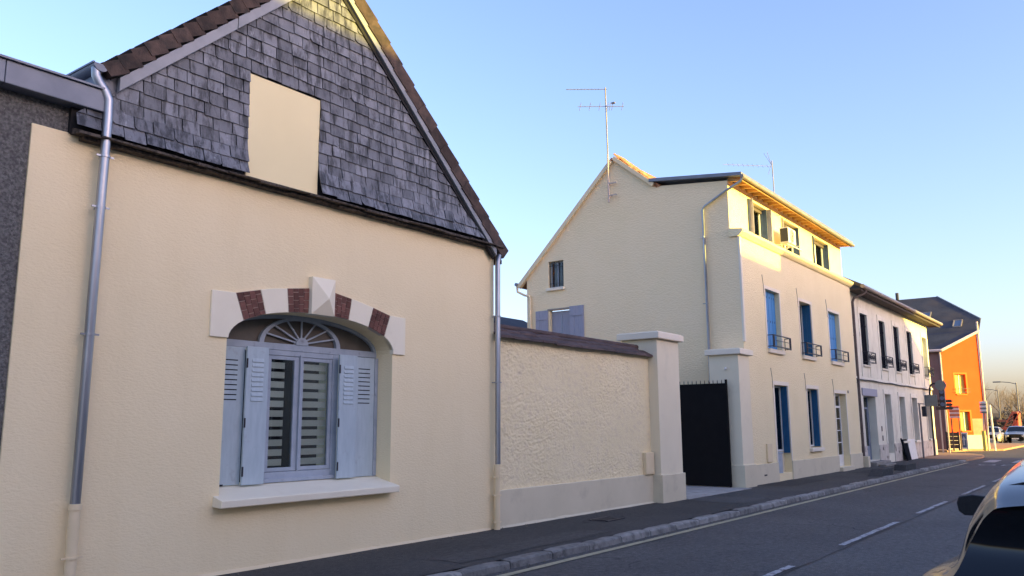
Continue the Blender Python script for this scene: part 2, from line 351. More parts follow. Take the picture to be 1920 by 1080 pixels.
# painted markings, each a raised sheet with real worn edges
def strip(x0, x1, y0, y1, z, n, jit, seed):
    random.seed(seed); m = MB()
    for i in range(n+1):
        x = x0+(x1-x0)*i/n
        a = noise.noise((x*1.3, seed, 0))*jit
        m.v.append((x, y0+a+random.uniform(-jit, jit)*.5, z)); m.v.append((x, y1+a+random.uniform(-jit, jit)*.5, z))
    for i in range(n): m.f.append((2*i, 2*i+2, 2*i+3, 2*i+1))
    return m
strip(-6, 42.6, 6.27, 6.39, ZR+.009, 220, .012, 3).build('edge_line', M['yline'], road)
for k, (a, b) in enumerate([(9.0, 10.9), (13.1, 16.7), (18.5, 21.6), (23.9, 27.6), (29.5, 32.4), (34.6, 37.4)]):
    strip(a, b, 3.68, 3.775, ZR+.010, 24, .012, 20+k).build('centre_dash', M['wline'], road)
def seam(seed, x0, x1, y, w):
    random.seed(seed); m = MB(); n = 120
    for i in range(n+1):
        x = x0+(x1-x0)*i/n; c = y+.05*noise.noise((x*.9, seed, 0))+.02*noise.noise((x*4, seed, 1)); ww = w*(.4+.8*abs(noise.noise((x*2, seed, 5))))
        m.v.append((x, c-ww, ZR+.008)); m.v.append((x, c+ww, ZR+.008))
    for i in range(n): m.f.append((2*i, 2*i+2, 2*i+3, 2*i+1))
    return m
seam(3, 5, 41, 3.62, .022).build('tar_seam', M['seam'], road)
for k, y in enumerate([.9, 2.0, 3.1, 4.25, 5.4]):
    strip(43.6, 46.3, y, y+.5, ZR+.010, 8, .015, 40+k).build('crossing_stripe', M['wline2'], road)
# worn lane symbol ahead of the crossing: a loop and bars
m = MB(); n = 28
for i in range(n+1):
    t = 2*math.pi*i/n
    for rr in (1, .74): m.v.append((40.9+.62*rr*math.cos(t), 5.35+.33*rr*math.sin(t), ZR+.010))
for i in range(n): m.f.append((2*i, 2*i+2, 2*i+3, 2*i+1))
for (y0, y1, x0, x1) in ((4.7, 4.8, 40.3, 41.5), (4.35, 4.8, 40.3, 40.5), (4.35, 4.8, 41.3, 41.5), (3.9, 4.0, 40.3, 41.5)):
    m.quad((x0, y0, ZR+.0112), (x1, y0, ZR+.0112), (x1, y1, ZR+.0112), (x0, y1, ZR+.0112))
m.build('lane_symbol', M['wline'], road)
m = MB()
for k in range(7): m.box(13.1+k*.075, 13.145+k*.075, 7.75, 8.05, .0, .016)
m.box(13.05, 13.66, 7.70, 7.75, 0, .017); m.box(13.05, 13.66, 8.05, 8.10, 0, .017)
m.build('drain_cover', M['iron'], pave)

random.seed(31); m = MB()
for k in range(900):
    x = random.uniform(6, 42); y = 6.53-abs(random.gauss(0, .07)) if random.random() < .75 else 8.70-abs(random.gauss(0, .12)); zb = ZR+.012 if y < 6.56 else .012
    r_ = random.uniform(.004, .016); a = random.uniform(0, 6.28); c_, s_ = math.cos(a)*r_, math.sin(a)*r_
    m.add([(x+c_, y+s_, zb-.008), (x-s_, y+c_, zb-.008), (x-c_, y-s_, zb-.008), (x+s_, y-c_, zb-.008), (x, y, zb+r_*.6)], [(0, 1, 4), (1, 2, 4), (2, 3, 4), (3, 0, 4)])
gr = m.build('gutter_grit', surf('grit', (.10, .085, .06), (.22, .20, .16), 9, .95)); gr['kind'] = 'stuff'; gr['label'] = 'fine grit and dry leaf litter along the kerb and wall foot'; gr['category'] = 'grit'

# ------------------------------------------------------------------ shared window pieces
def casement(parent, x0, x1, z0, z1, y, mat, curtain=True, fr=.05, name='window'):
    f = MB(); xm = (x0+x1)/2
    f.box(x0, x0+fr, y, y+.06, z0, z1); f.box(x1-fr, x1, y, y+.06, z0, z1); f.box(x0+fr, x1-fr, y+.001, y+.06, z1-fr, z1); f.box(x0+fr, x1-fr, y+.001, y+.06, z0, z0+fr)
    f.box(xm-fr*.7, xm+fr*.7, y-.006, y+.055, z0+fr, z1-fr)
    w = f.build(name, mat, parent)
    for a, b in ((x0+fr, xm-fr*.7), (xm+fr*.7, x1-fr)):
        p = MB(); p.box(a, b, y+.025, y+.031, z0+fr, z1-fr); p.build('pane', M['glass'], w)
    r = MB(); r.box(x0-.02, x1+.02, y+.5, y+.53, z0-.02, z1+.02); r.build('dark_interior', M['room'], w)
    if curtain:
        c = MB(); n = 40
        for i in range(n+1):
            x = x0+fr*.5+(x1-x0-fr)*i/n; yy = y+.12+.015*math.sin(i*1.3); c.v += [(x, yy, z0+fr*.5), (x, yy, z1-fr*.5)]
        for i in range(n): c.f.append((2*i, 2*i+2, 2*i+3, 2*i+1))
        c.build('curtain', M['curtain'], w, smooth=True)
    return w
def shutter_leaf(parent, corner, ux, w, z0, z1, mat, th=.035, holes=0, battens=True, normal=None):
    """plank shutter leaf: starts at corner (x,y), runs along unit vector ux for w"""
    ux = Vector(ux).normalized(); nx = Vector((ux.y, -ux.x, 0)) if normal is None else Vector(normal); c = Vector((corner[0], corner[1], 0))
    n = max(2, round(w/.16)); m = MB()
    def slab(a0, a1, d0, d1, zz0, zz1):
        P = [c+ux*a+nx*d for a, d in ((a0, d0), (a1, d0), (a1, d1), (a0, d1))]
        m.add([(p.x, p.y, zz0) for p in P]+[(p.x, p.y, zz1) for p in P], [(0, 1, 2, 3), (4, 5, 6, 7), (0, 1, 5, 4), (1, 2, 6, 5), (2, 3, 7, 6), (3, 0, 4, 7)])
    for i in range(n):
        slab(w*i/n+.003, w*(i+1)/n-.003, 0, th-.004*(i % 2), z0, z1)
    slab(.004, w-.004, -.001, th*.6, z0+.01, z1-.01)
    if battens:
        for zz in (z0+.2*(z1-z0), z0+.78*(z1-z0)): slab(.03, w-.03, th, th+.018, zz-.04, zz+.04)
    s = m.build('shutter', mat, parent)
    if holes:
        h = MB(); m = h
        for zz in (z1-.18, z0+.55*(z1-z0)-.12):
            for k in range(3): slab(w*(.2+.3*k)-.014, w*(.2+.3*k)+.014, th, th+.003, zz-.035, zz+.035)
        h.build('vent_hole', M['dark'], s)
    return s
def downpipe(parent, pts, r, mat, brackets=(), bmat=None, name='downpipe'):
    o = MB().tube(pts, r, 14).build(name, mat, parent, smooth='auto')
    for (x, y, z) in brackets:
        b = MB().tube([(x, y, z-.012), (x, y, z+.012)], r*1.16, 14)
        b.bar((x-r*1.9, y-.01, z), (x+r*1.9, y-.01, z), .018); b.bar((x, y, z), (x, y+.12, z), .016)
        b.build('bracket', bmat or mat, o)
    return o

# ------------------------------------------------------------------ grey neighbour (far left)
h = thing('grey_house', 'dark grey pebbledash house with zinc roof edge at far left', 'house', (0, 8.78, 0))
m = MB(); m.box(-6, 3.86, 8.775, 15, -.1, 5.11); m.build('wall', M['graywall'], h)
m = MB(); m.box(-6, 3.13, 8.60, 15, 5.07, 5.31); m.box(3.136, 4.16, 8.60, 9.4, 5.07, 5.31)
zc = m.build('roof_edge', M['zinc'], h, bevel=.008)
m = MB(); m.box(-6, 4.14, 8.57, 8.70, 5.313, 5.335); m.build('drip_edge', M['zinc'], zc)

# ------------------------------------------------------------------ gabled house with slate gable
h = thing('gabled_house', 'cream rendered house with slate hung gable and arched window', 'house', (7.3, 8.75, 0))
CX, HW, ZS, RISE = 7.285, 1.405, 2.76, .44
def arch(n=28, hw=HW, rise=RISE, p=2.1, zs=ZS):
    out = []
    for i in range(n+1):
        t = math.pi*i/n; c, s = math.cos(t), math.sin(t)
        out.append((CX-hw*math.copysign(abs(c)**(2/p), c), zs+rise*abs(s)**(2/p)))
    return out
A = arch()
hole = [(CX-HW, .82)] + A + [(CX+HW, .82)]
m = MB(); m.wallpoly(rect(3.48, 11.13, -.12, 4.79), [hole], XZ(8.75), [.36])
m.quad((11.13, 8.75, -.12), (11.13, 15, -.12), (11.13, 15, 4.79), (11.13, 8.75, 4.79)); m.quad((3.48, 8.75, -.12), (3.48, 8.774, -.12), (3.48, 8.774, 4.79), (3.48, 8.75, 4.79))
m.build('wall', M['cream'], h)
# gable: backing + slates
lz = lambda x: 5.38+.914*(x-4.30)
rz = lambda x: 7.88-.93*(x-7.46)
gb = MB(); gb.prism([(3.84, 4.78), (11.0, 4.78), (7.25, 8.05), (4.2, 5.27), (3.84, 5.16)], 8.715, 8.80); gback = gb.build('gable_backing', M['dark'], h)
pn = MB(); pn.box(5.985, 7.135, 8.690, 8.716, 4.80, 6.20); pn.build('blind_window_panel', M['panel'], h)
pitch_, wS = .154, .252
random.seed(5)
BASE = OFF[h.name]
def clip(poly, a, b, c):     # keep a*x+b*z<=c
    out = []
    for i in range(len(poly)):
        p, q = poly[i], poly[(i+1) % len(poly)]
        dp, dq = a*p[0]+b*p[1]-c, a*q[0]+b*q[1]-c
        if dp <= 0: out.append(p)
        if dp*dq < 0:
            t = dp/(dp-dq); out.append((p[0]+t*(q[0]-p[0]), p[1]+t*(q[1]-p[1])))
    return out
row = 0; z = 4.84; nsl = 0
while z < 8.1:
    x = 3.84 - (wS/2 if row % 2 else 0) + random.uniform(-.02, .02)
    while x < 11.1:
        w = wS*random.uniform(.86, 1.14); x1 = x+w
        zb = z+random.uniform(-.010, .010); zt = z+pitch_+.03
        g_ = .006
        poly = [(x+g_, zb+random.uniform(-.006, .006)), (x1-g_, zb+random.uniform(-.006, .006)), (x1-g_, zt), (x+g_, zt)]
        if random.random() < .14:      # broken corner
            k = random.uniform(.015, .05); poly = [(x+g_+k, zb), (x1-g_, zb), (x1-g_, zt), (x+g_, zt), (x+g_, zb+k)] if random.random() < .5 else [(x+g_, zb), (x1-g_-k, zb), (x1-g_, zb+k), (x1-g_, zt), (x+g_, zt)]
        x = x1
        poly = clip(poly, -1, 0, -3.845)
        if poly: poly = clip(poly, -.914, 1, 5.40-.914*4.3)      # left rake
        if poly: poly = clip(poly, .93, 1, 7.87+.93*7.46)
        if poly and max(p[0] for p in poly) < 4.25: poly = clip(poly, 0, 1, 5.16+.6*max(0, max(p[0] for p in poly)-4.0))
        if not poly or len(poly) < 3: continue
        # blind window cut
        xs = [p[0] for p in poly]; zs = [p[1] for p in poly]
        if max(xs) > 5.99 and min(xs) < 7.13 and min(zs) < 6.19:
            cxm = (min(xs)+max(xs))/2
            if min(zs) > 6.09: poly = clip(poly, 0, -1, -6.185)
            elif cxm < 6.10 and min(xs) < 5.95: poly = clip(poly, 1, 0, 5.985+random.uniform(-.006, .004))
            elif cxm > 7.02 and max(xs) > 7.17: poly = clip(poly, -1, 0, -7.135+random.uniform(-.004, .004))
            else: continue
            if len(poly) < 3: continue
        xs = [p[0] for p in poly]; zs = [p[1] for p in poly]
        if (max(xs)-min(xs)) < .03 or (max(zs)-min(zs)) < .03: continue
        c0 = (sum(xs)/len(xs), min(zs))
        yb = 8.668+random.uniform(-.004, .004)
        kick = max(0, .085*(1-(z-4.84)/.36)) if z < 5.2 else 0      # courses kick out over the wall head
        t_ = .011
        V = []
        for dy in (0, t_):
            for p in poly: V.append((p[0], yb-kick*max(0, 1-(p[1]-z)/.35)+dy+(p[1]-zb)*.11, p[1]))
        n = len(poly)
        mm = MB(); mm.add(V, [tuple(range(n)), tuple(range(n, 2*n))]+[(i, (i+1) % n, n+(i+1) % n, n+i) for i in range(n)])
        mm.build('slate', M['slate'], gback, loc=(c0[0], yb, c0[1])); nsl += 1
    row += 1; z += pitch_
# ragged slate ledge under the gable
random.seed(9); m = MB(); x = 3.86
while x < 11.15:
    w = random.uniform(.15, .33); d = random.uniform(-.02, .02)
    m.prism([(8.76, 4.775), (8.56+d, 4.765+random.uniform(-.012, .01)), (8.555+d, 4.785), (8.70, 4.84)], x, x+w-.006, 'x'); x += w
led = m.build('slate_ledge', M['slate_edge'], h)
m = MB(); x = 3.95
while x < 11.12:
    w = random.uniform(.2, .4); d = random.uniform(-.012, .02)
    m.prism([(8.755, 4.725), (8.635+d, 4.735+random.uniform(-.008, .01)), (8.63+d, 4.758), (8.755, 4.766)], x, x+w-.005, 'x'); x += w
m.build('slate_underlayer', M['slate_edge'], h)
# roof slabs
def rakeprism(m, f, x0, x1, d0, d1, y0, y1):
    m.prism([(x0, f(x0)+d0), (x1, f(x1)+d0), (x1, f(x1)+d1), (x0, f(x0)+d1)], y0, y1)
AX = 7.25
m = MB(); rakeprism(m, lz, 4.22, AX, .19, .26, 8.70, 15); rakeprism(m, rz, AX, 11.3, .20, .27, 8.70, 15)
roof = m.build('roof', M['tile'], h)
m = MB(); rakeprism(m, lz, 4.28, 5.72, .0, .165, 8.615, 8.68); rakeprism(m, lz, 5.725, AX, .004, .169, 8.613, 8.68); m.build('left_barge_flashing', M['zinclight'], h, bevel=.006)
MB().box(4.06, 4.42, 8.72, 9.3, 5.18, 5.56).build('eave_closer', M['zinc'], h)
m = MB(); rakeprism(m, rz, AX+.003, 11.05, .06, .19, 8.612, 8.70); m.build('right_barge_flashing', M['zinclight'], h, bevel=.006)
m = MB(); rakeprism(m, rz, AX+.003, 11.02, -.02, .055, 8.655, 8.71); m.build('right_barge_shadow_strip', M['dark'], h)  # near-black strip stands in for the gap shadow under the flashing
def tile_mesh(L, H, D, lift):
    m = MB(); m.add([(0, 0, lift), (L*1.12, 0, 0), (L*1.12, D, 0), (0, D, lift), (0, 0, H+lift), (L*1.12, 0, H), (L*1.12, D, H), (0, D, H+lift)],
                    [(0, 3, 2, 1), (4, 5, 6, 7), (0, 1, 5, 4), (1, 2, 6, 5), (2, 3, 7, 6), (3, 0, 4, 7)])
    me = m.mesh('verge_tile'); return me
random.seed(4)
tl = tile_mesh(.205, .17, .5, .055); al = math.atan(.914); L = 0
x = 4.21
while x < AX-.05:
    o = link('verge_tile', tl, M['tile'], roof, (x, 8.60+random.uniform(-.008, .008), lz(x)+.155))
    o.rotation_euler = (random.uniform(-.02, .02), -al+random.uniform(-.03, .03), 0); x += .205*math.cos(al)*random.uniform(.93, 1.05)
tr = tile_mesh(.37, .22, .5, .028); ar = math.atan(.93)
x = 11.20
while x > AX+.1:
    o = link('verge_tile', tr, M['tile'], roof, (x, 8.60+random.uniform(-.008, .008), rz(x)+.165))
    o.scale = (1, 1, 1); o.rotation_euler = (random.uniform(-.02, .02), math.pi+ar+random.uniform(-.012, .012), math.pi)
    o.rotation_euler = (0, 0, 0)
    o.matrix_basis = Matrix.Translation(o.location) @ Matrix.Rotation(ar+random.uniform(-.012, .012), 4, 'Y') @ Matrix.Scale(-1, 4, (1, 0, 0))
    x -= .37*math.cos(ar)
# gutters and downpipes
def gutter(parent, x, y0, y1, z, r, mat):
    m = MB(); n = 10
    for y in (y0, y1):
        for k in range(n+1):
            t = math.pi*k/n; m.v.append((x-r*math.cos(t), y, z-r*math.sin(t)))
    for k in range(n): m.f.append((k, k+1, n+2+k, n+1+k))
    m.f.append(tuple(range(n+1))); m.bar((x-r, y0, z), (x-r, y1, z), .02); m.bar((x+r, y0, z), (x+r, y1, z), .012)
    return m.build('gutter', mat, parent, smooth='auto')
gutter(h, 4.06, 8.60, 14, 5.60, .085, M['zinc'])
downpipe(h, [(4.03, 8.66, 5.56), (4.035, 8.655, 5.47), (4.07, 8.64, 5.40), (4.13, 8.61, 5.30), (4.165, 8.60, 5.22), (4.17, 8.60, 5.0), (4.17, 8.63, 3.0), (4.17, 8.65, .93)], .05, M['galv'],
         [(4.17, 8.605, 4.58), (4.17, 8.62, 4.02), (4.17, 8.635, 2.66)])
downpipe(h, [(4.17, 8.65, .90), (4.17, 8.65, -.02)], .056, M['creampaint'], [(4.17, 8.65, .42)], name='painted_downpipe')
MB().tube([(4.17, 8.65, .885), (4.17, 8.65, .945)], .066, 14).build('collar', M['creampaint'], h)
gutter(h, 11.22, 8.60, 14, 4.80, .075, M['zinc'])
downpipe(h, [(11.20, 8.66, 4.76), (11.19, 8.655, 4.68), (11.13, 8.64, 4.60), (11.09, 8.63, 4.5), (11.08, 8.63, 1.06)], .045, M['galv'], [(11.08, 8.63, 3.55), (11.08, 8.63, 2.42)])
downpipe(h, [(11.08, 8.65, 1.05), (11.08, 8.65, -.02)], .052, M['creampaint'], [(11.08, 8.65, .85), (11.08, 8.65, .55), (11.08, 8.65, .12)], name='painted_downpipe')
# arch surround: springers, voussoirs, brick panels, keystone
YS = 8.722
def archz(x):
    u = min(1, abs(x-CX)/HW); return ZS+RISE*(1-u**2.1)**(1/2.1)
def arcpts(xa, xb, n=6): return [(xa+(xb-xa)*i/n, archz(xa+(xb-xa)*i/n)) for i in range(n+1)]
def stone(name, poly, mat=None):
    return MB().prism(poly, YS, 8.80).build(name, mat or M['white_stone'], h, bevel=.004)
sl = [(5.63, 2.77), (5.882, 2.77)] + [p for p in A if 2.78 < p[1] and p[0] < 6.06] + [(6.085, archz(6.085)), (5.955, 3.335), (5.63, 3.33)]
stone('springer_stone', sl)
sr = [(8.93, 2.75), (8.688, 2.75)] + [p for p in reversed(A) if 2.78 < p[1] and p[0] > 8.52] + [(8.495, archz(8.495)), (8.61, 3.32), (8.93, 3.31)]
stone('springer_stone', sr)
stone('arch_stone', arcpts(6.41, 6.76)+[(6.725, 3.485), (6.53, 3.46), (6.32, 3.42)])
stone('arch_stone', arcpts(7.80, 8.17)+[(8.26, 3.40), (8.05, 3.445), (7.85, 3.48)])
def brick_panel(bl, br, tl_, tr_):
    mp = MB().prism([bl, br, tr_, tl_], 8.728, 8.80).build('brick_panel', M['mortar'], h)
    nc = 4; random.seed(int(bl[0]*100))
    for c in range(nc):
        nb = 3; offs = .5 if c % 2 else 0
        edges = [0]+[max(0, min(1, (k+offs)/nb)) for k in range(0 if offs else 1, nb+1)]
        edges = sorted(set(edges))
        for k in range(len(edges)-1):
            u0, u1 = c/nc+.012, (c+1)/nc-.012; v0, v1 = edges[k]+.012, edges[k+1]-.012
            if v1-v0 < .04: continue
            def P(u, v):
                b = (bl[0]+(br[0]-bl[0])*u, bl[1]+(br[1]-bl[1])*u); t = (tl_[0]+(tr_[0]-tl_[0])*u, tl_[1]+(tr_[1]-tl_[1])*u)
                return (b[0]+(t[0]-b[0])*v, b[1]+(t[1]-b[1])*v)
            pl = [P(u0, v0), P(u1, v0), P(u1, v1), P(u0, v1)]
            MB().prism(pl, 8.719+random.uniform(-.002, .002), 8.74).build('brick', M['brick'], mp, loc=(pl[0][0], 8.72, pl[0][1]))
brick_panel((6.092, archz(6.092)+.003), (6.404, archz(6.404)+.003), (5.965, 3.335), (6.312, 3.415))
brick_panel((6.768, archz(6.768)+.003), (7.085, archz(7.085)+.003), (6.732, 3.487), (7.085, 3.535))
brick_panel((7.495, archz(7.495)+.003), (7.792, archz(7.792)+.003), (7.495, 3.535), (7.842, 3.48))
brick_panel((8.178, archz(8.178)+.003), (8.488, archz(8.488)+.003), (8.268, 3.398), (8.60, 3.318))
m = MB(); kx0, kx1, kz0, kz1 = 7.09, 7.488, 3.185, 3.69; kc = ((kx0+kx1)/2, 8.55, 3.40)
q = [(kx0, 8.665, kz0), (kx1, 8.665, kz0), (kx1, 8.665, kz1), (kx0, 8.665, kz1)]
m.add(q+[(a, 8.80, c) for a, _, c in q]+[kc], [(0, 1, 8), (1, 2, 8), (2, 3, 8), (3, 0, 8), (0, 1, 5, 4), (1, 2, 6, 5), (2, 3, 7, 6), (3, 0, 4, 7)])
m.build('keystone', M['white_stone'], h)
# sill
m = MB(); m.prism([(9.10, .80), (8.57, .765), (8.565, .855), (9.10, .985)], 5.80, 8.71, 'x'); m.build('sill', M['white_stone'], h, bevel=.012)
# reveal end: window set at the back of the recess
YB = 9.085
m = MB(); m.box(CX-HW-.05, CX+HW+.05, YB, YB+.07, 2.71, 2.80)
win = m.build('window_frame', M['frame'], h, bevel=.006)
def arcband(m, cx, cz, r0, r1, y0, y1, a0=0, a1=math.pi, n=22, sz=1):
    for i in range(n):
        t0, t1 = a0+(a1-a0)*i/n, a0+(a1-a0)*(i+1)/n
        P = [(cx+r*math.cos(t), cz+r*sz*math.sin(t)) for r, t in ((r0, t0), (r1, t0), (r1, t1), (r0, t1))]
        m.prism(P, y0, y1)
m = MB(); arcband(m, CX, 2.80, .62, .69, YB, YB+.05, sz=.54); m.build('fanlight_arch', M['frame'], win)
m = MB(); arcband(m, CX, 2.80, .001, .105, YB-.01, YB+.05); m.build('fanlight_hub', M['frame'], win)
for k in range(7):
    t = R(22+136*k/6); MB().bar((CX+.08*math.cos(t), YB+.02, 2.80+.08*math.sin(t)), (CX+.64*math.cos(t), YB+.02, 2.80+.345*math.sin(t)), .02).build('fanlight_spoke', M['frame'], win)
m = MB(); ao = arch(28, HW+.03, RISE+.02); ai = arch(28, HW-.05, RISE-.05)
for i in range(28): m.prism([ao[i], ao[i+1], ai[i+1], ai[i]], YB+.002, YB+.05)
m.build('arch_frame', M['frame'], win)
m = MB(); m.prism([(CX-HW-.02, 2.75)]+arch(28, HW+.02, RISE+.02)+[(CX+HW+.02, 2.75)], YB+.055, YB+.075); m.build('fanlight_pane', M['fan'], win)
# casements: outer frame and two leaves
X0, X1, Z0, Z1 = 6.68, 7.95, .985, 2.70
m = MB(); m.box(X0, X0+.075, YB, YB+.07, Z0, 2.709); m.box(X1-.10, X1, YB, YB+.07, Z0, 2.709); m.box(X0+.076, X1-.101, YB+.002, YB+.07, Z0, Z0+.13); m.box(X0+.05, X1-.05, YB-.035, YB+.01, Z0+.0, Z0+.05)
m.box(X0+.076, X1-.101, YB+.003, YB+.07, 2.64, 2.708); m.build('casement_frame', M['frame'], win, bevel=.004)
for (a, b, off) in ((X0+.078, 7.262, .20), (7.266, X1-.104, .03)):
    m = MB(); y = YB+.012; fr = .05
    zz0, zz1 = Z0+.135, 2.636
    lf = fr if a < 7 else .075; rf = .075 if a < 7 else fr
    m.box(a, a+lf, y, y+.05, zz0, zz1); m.box(b-rf, b, y, y+.05, zz0, zz1); m.box(a+lf, b-rf, y+.001, y+.05, zz0, zz0+fr); m.box(a+lf, b-rf, y+.001, y+.05, zz1-fr, zz1)
    m.build('casement_leaf', M['white'] if False else M['frame'], win, bevel=.004)
    MB().box(a+lf, b-rf, y+.022, y+.028, zz0+fr, zz1-fr).build('pane', M['glass'], win)
    n = 11; zt = zz1-fr-.01; stp = (zt-(zz0+fr))/n
    ba, bb = a+lf-.01, b-rf+.01-(.115 if a < 7 else 0)
    for k in range(n):
        zc_ = zt-stp*(k+.5)
        MB().box(ba, bb, y+.075, y+.078, zc_-stp*.33, zc_+stp*.33).build('blind_band', M['blind'], win, loc=(ba, y+.075, zc_))
MB().box(X0, X1, YB+.42, YB+.44, Z0, 2.72).build('dark_interior', M['room'], win)
MB().bar((7.27, YB-.012, 1.12), (7.27, YB-.012, 2.66), .022).build('closing_bead', M['frame'], win)
# four shutter leaves with louvred tops
def louvre_leaf(xa, xb, y, z0, z1, slat_mat=M['dark'], proud=False):
    m = MB(); m.box(xa, xb, y, y+.032, z0, z1)
    s = m.build('shutter', M['shutter'], h, bevel=.004)
    xs0, xs1 = xa+.06*(xb-xa)/.32+.015, xb-.06*(xb-xa)/.32-.015
    for k in range(9):
        zc_ = z1-.17-.062*k
        if proud: MB().prism([(y-.001, zc_-.024), (y-.012, zc_-.024), (y-.001, zc_+.022)], xs0, xs1, 'x').build('louvre_slat', M['shutter'], s)
        else:
            MB().box(xs0, xs1, y-.0015, y+.004, zc_-.008, zc_+.006).build('louvre_gap', M['dark'], s)
    return s
louvre_leaf(CX-HW+.005, 6.36, 9.045, .99, 2.705)
louvre_leaf(6.335, 6.665, 8.965, .985, 2.715, proud=True)
louvre_leaf(7.875, 8.205, 8.965, .985, 2.705, proud=True)
louvre_leaf(8.21, 8.62, 9.045, .985, 2.70)
m = MB(); m.box(8.625, 8.685, 9.04, 9.08, .985, 2.70); m.build('jamb_post', M['frame'], win)
for x_ in (6.335, 7.872):
    for zz in (1.15, 1.75, 2.5): MB().tube([(x_, 8.958, zz-.06), (x_, 8.958, zz+.06)], .012, 8).build('hinge', M['iron'], win)
MB().box(CX-HW+.04, 6.12, 9.035, 9.044, .985, 1.005).build('rot_patch', M['dark'], win)

# ------------------------------------------------------------------ roughcast boundary wall
h = thing('boundary_wall', 'roughcast cream yard wall with brown tile coping beside the gate', 'wall', (14, 8.75, 0))
x0, x1, z0, z1 = 11.135, 16.80, .61, 3.26; nx, nz = 420, 200; m = MB()
for j in range(nz+1):
    for i in range(nx+1):
        x = x0+(x1-x0)*i/nx; z = z0+(z1-z0)*j/nz
        w = noise.noise((x*1.5, z*1.5, 4))*1.2
        a = noise.noise((x*8+w+z*5, z*17-x*4+w, 1.5)); b = noise.noise((x*19+z*13, z*36-x*11, 7.5)); c = noise.noise((x*45, z*55, 2))
        r_ = max(0, 1-abs(a)*2.4)*.6+max(0, 1-abs(b)*2.2)*.5+c*.22
        am = .55+.75*noise.noise((x*.7+3, z*.9, 9))+.5*noise.noise((x*2.2, z*2.6, 5))
        m.v.append((x, 8.755-.016*max(.12, am)*r_, z))
for j in range(nz):
    for i in range(nx):
        q = j*(nx+1)+i; m.f.append((q, q+1, q+nx+2, q+nx+1))
m.build('roughcast_face', M['rough'], h, smooth=True)
m = MB(); m.box(x0, x1, 8.765, 8.98, -.1, 3.27); m.build('wall_core', M['cream2'], h)
m = MB(); m.box(11.14, 16.78, 8.705, 8.764, -.12, .62); m.build('plinth', M['plinth'], h, bevel=.012)
m = MB(); m.box(16.38, 16.76, 8.66, 8.75, .62, 1.09); bx = m.build('meter_box', M['creampaint'], h, bevel=.008)
m = MB(); m.box(16.40, 16.74, 8.653, 8.662, .65, 1.07); m.build('box_door', M['creampaint'], bx, bevel=.004)
random.seed(21)
def coping_mesh(L):
    m = MB(); pr = [(0, 0), (.012, .045), (.06, .065), (.24, .155), (.235, .125), (.06, .02)]
    n = len(pr); m.v = [(0, y, z-.004) for y, z in pr]+[(L, y, z+.006) for y, z in pr]
    m.f = [tuple(range(n)), tuple(range(n, 2*n))]+[(i, (i+1) % n, n+(i+1) % n, n+i) for i in range(n)]
    return m.mesh('coping_tile')
cpm = [coping_mesh(.47), coping_mesh(.47)]
for k in range(13):
    xx = 11.12+k*.445
    if xx+.47 > 17.0: break
    o = link('coping_tile', cpm[0], M['coping'], h, (xx, 8.62+random.uniform(-.008, .008), 3.20+random.uniform(-.008, .008)+.0*k)); o.rotation_euler = (random.uniform(-.03, .03), random.uniform(-.012, .004), random.uniform(-.012, .012))
    if k < 12:
        o = link('coping_tile', cpm[1], M['coping'], h, (xx, 8.80+random.uniform(-.008, .008), 3.315+random.uniform(-.008, .008))); o.rotation_euler = (random.uniform(-.03, .03), random.uniform(-.012, .004), random.uniform(-.012, .012))
m = MB(); m.tube([(11.13, 8.99, 3.44), (16.7, 8.99, 3.44)], .06, 10); m.build('coping_ridge', M['coping'], h)

def fillet(parent, xa, xb, y, mat, seed):
    m = MB(); n = int((xb-xa)/.12)
    for i in range(n+1):
        x = xa+(xb-xa)*i/n; t = .022+.018*noise.noise((x*3, seed, 0))+.008*noise.noise((x*11, seed, 4)); d = .03+.02*noise.noise((x*2, seed, 8))
        m.v += [(x, y+.004, t+.02), (x, y-d*.4, t), (x, y-d, -.012)]
    for i in range(n):
        for q in (0, 1): m.f.append((3*i+q, 3*i+q+1, 3*i+q+4, 3*i+q+3))
    m.build('base_fillet', mat, parent, smooth=True)
fillet(bpy.data.objects['gabled_house'], 3.5, 11.02, 8.75, M['creampaint'], 3); fillet(h, 11.16, 16.75, 8.705, M['plinth'], 5)
def pave_patch(x0, x1, y0, y1, seed, mat):
    m = MB(); random.seed(seed); nx = max(4, int((x1-x0)/.25)); ny = 4
    for i in range(nx+1):
        for j in range(ny+1):
            x = x0+(x1-x0)*i/nx+(random.uniform(-.06, .06) if i in (0, nx) else 0); y = y0+(y1-y0)*j/ny+(random.uniform(-.03, .03) if j in (0, ny) else 0)
            m.v.append((x, y, .006+.010*noise.noise((x*.9, y*.9, 3))))
    for i in range(nx):
        for j in range(ny):
            a = i*(ny+1)+j; m.f.append((a, a+ny+1, a+ny+2, a+1))
    m.build('repair_patch', mat, pave, smooth=True)
M['patch'] = asphalt('fresh_asphalt_patch', (.030, .030, .031), (.040, .040, .041), (.07, .07, .07), .5)
M['patch2'] = asphalt('old_asphalt_patch', (.062, .061, .060), (.078, .077, .075), (.14, .14, .14), .5)
pave_patch(23.0, 26.2, 7.75, 8.62, 1, M['patch']); pave_patch(17.6, 19.0, 7.0, 8.3, 2, M['patch2']); pave_patch(8.2, 11.8, 6.95, 7.5, 3, M['patch2']); pave_patch(30.5, 36.0, 7.5, 8.1, 4, M['patch'])

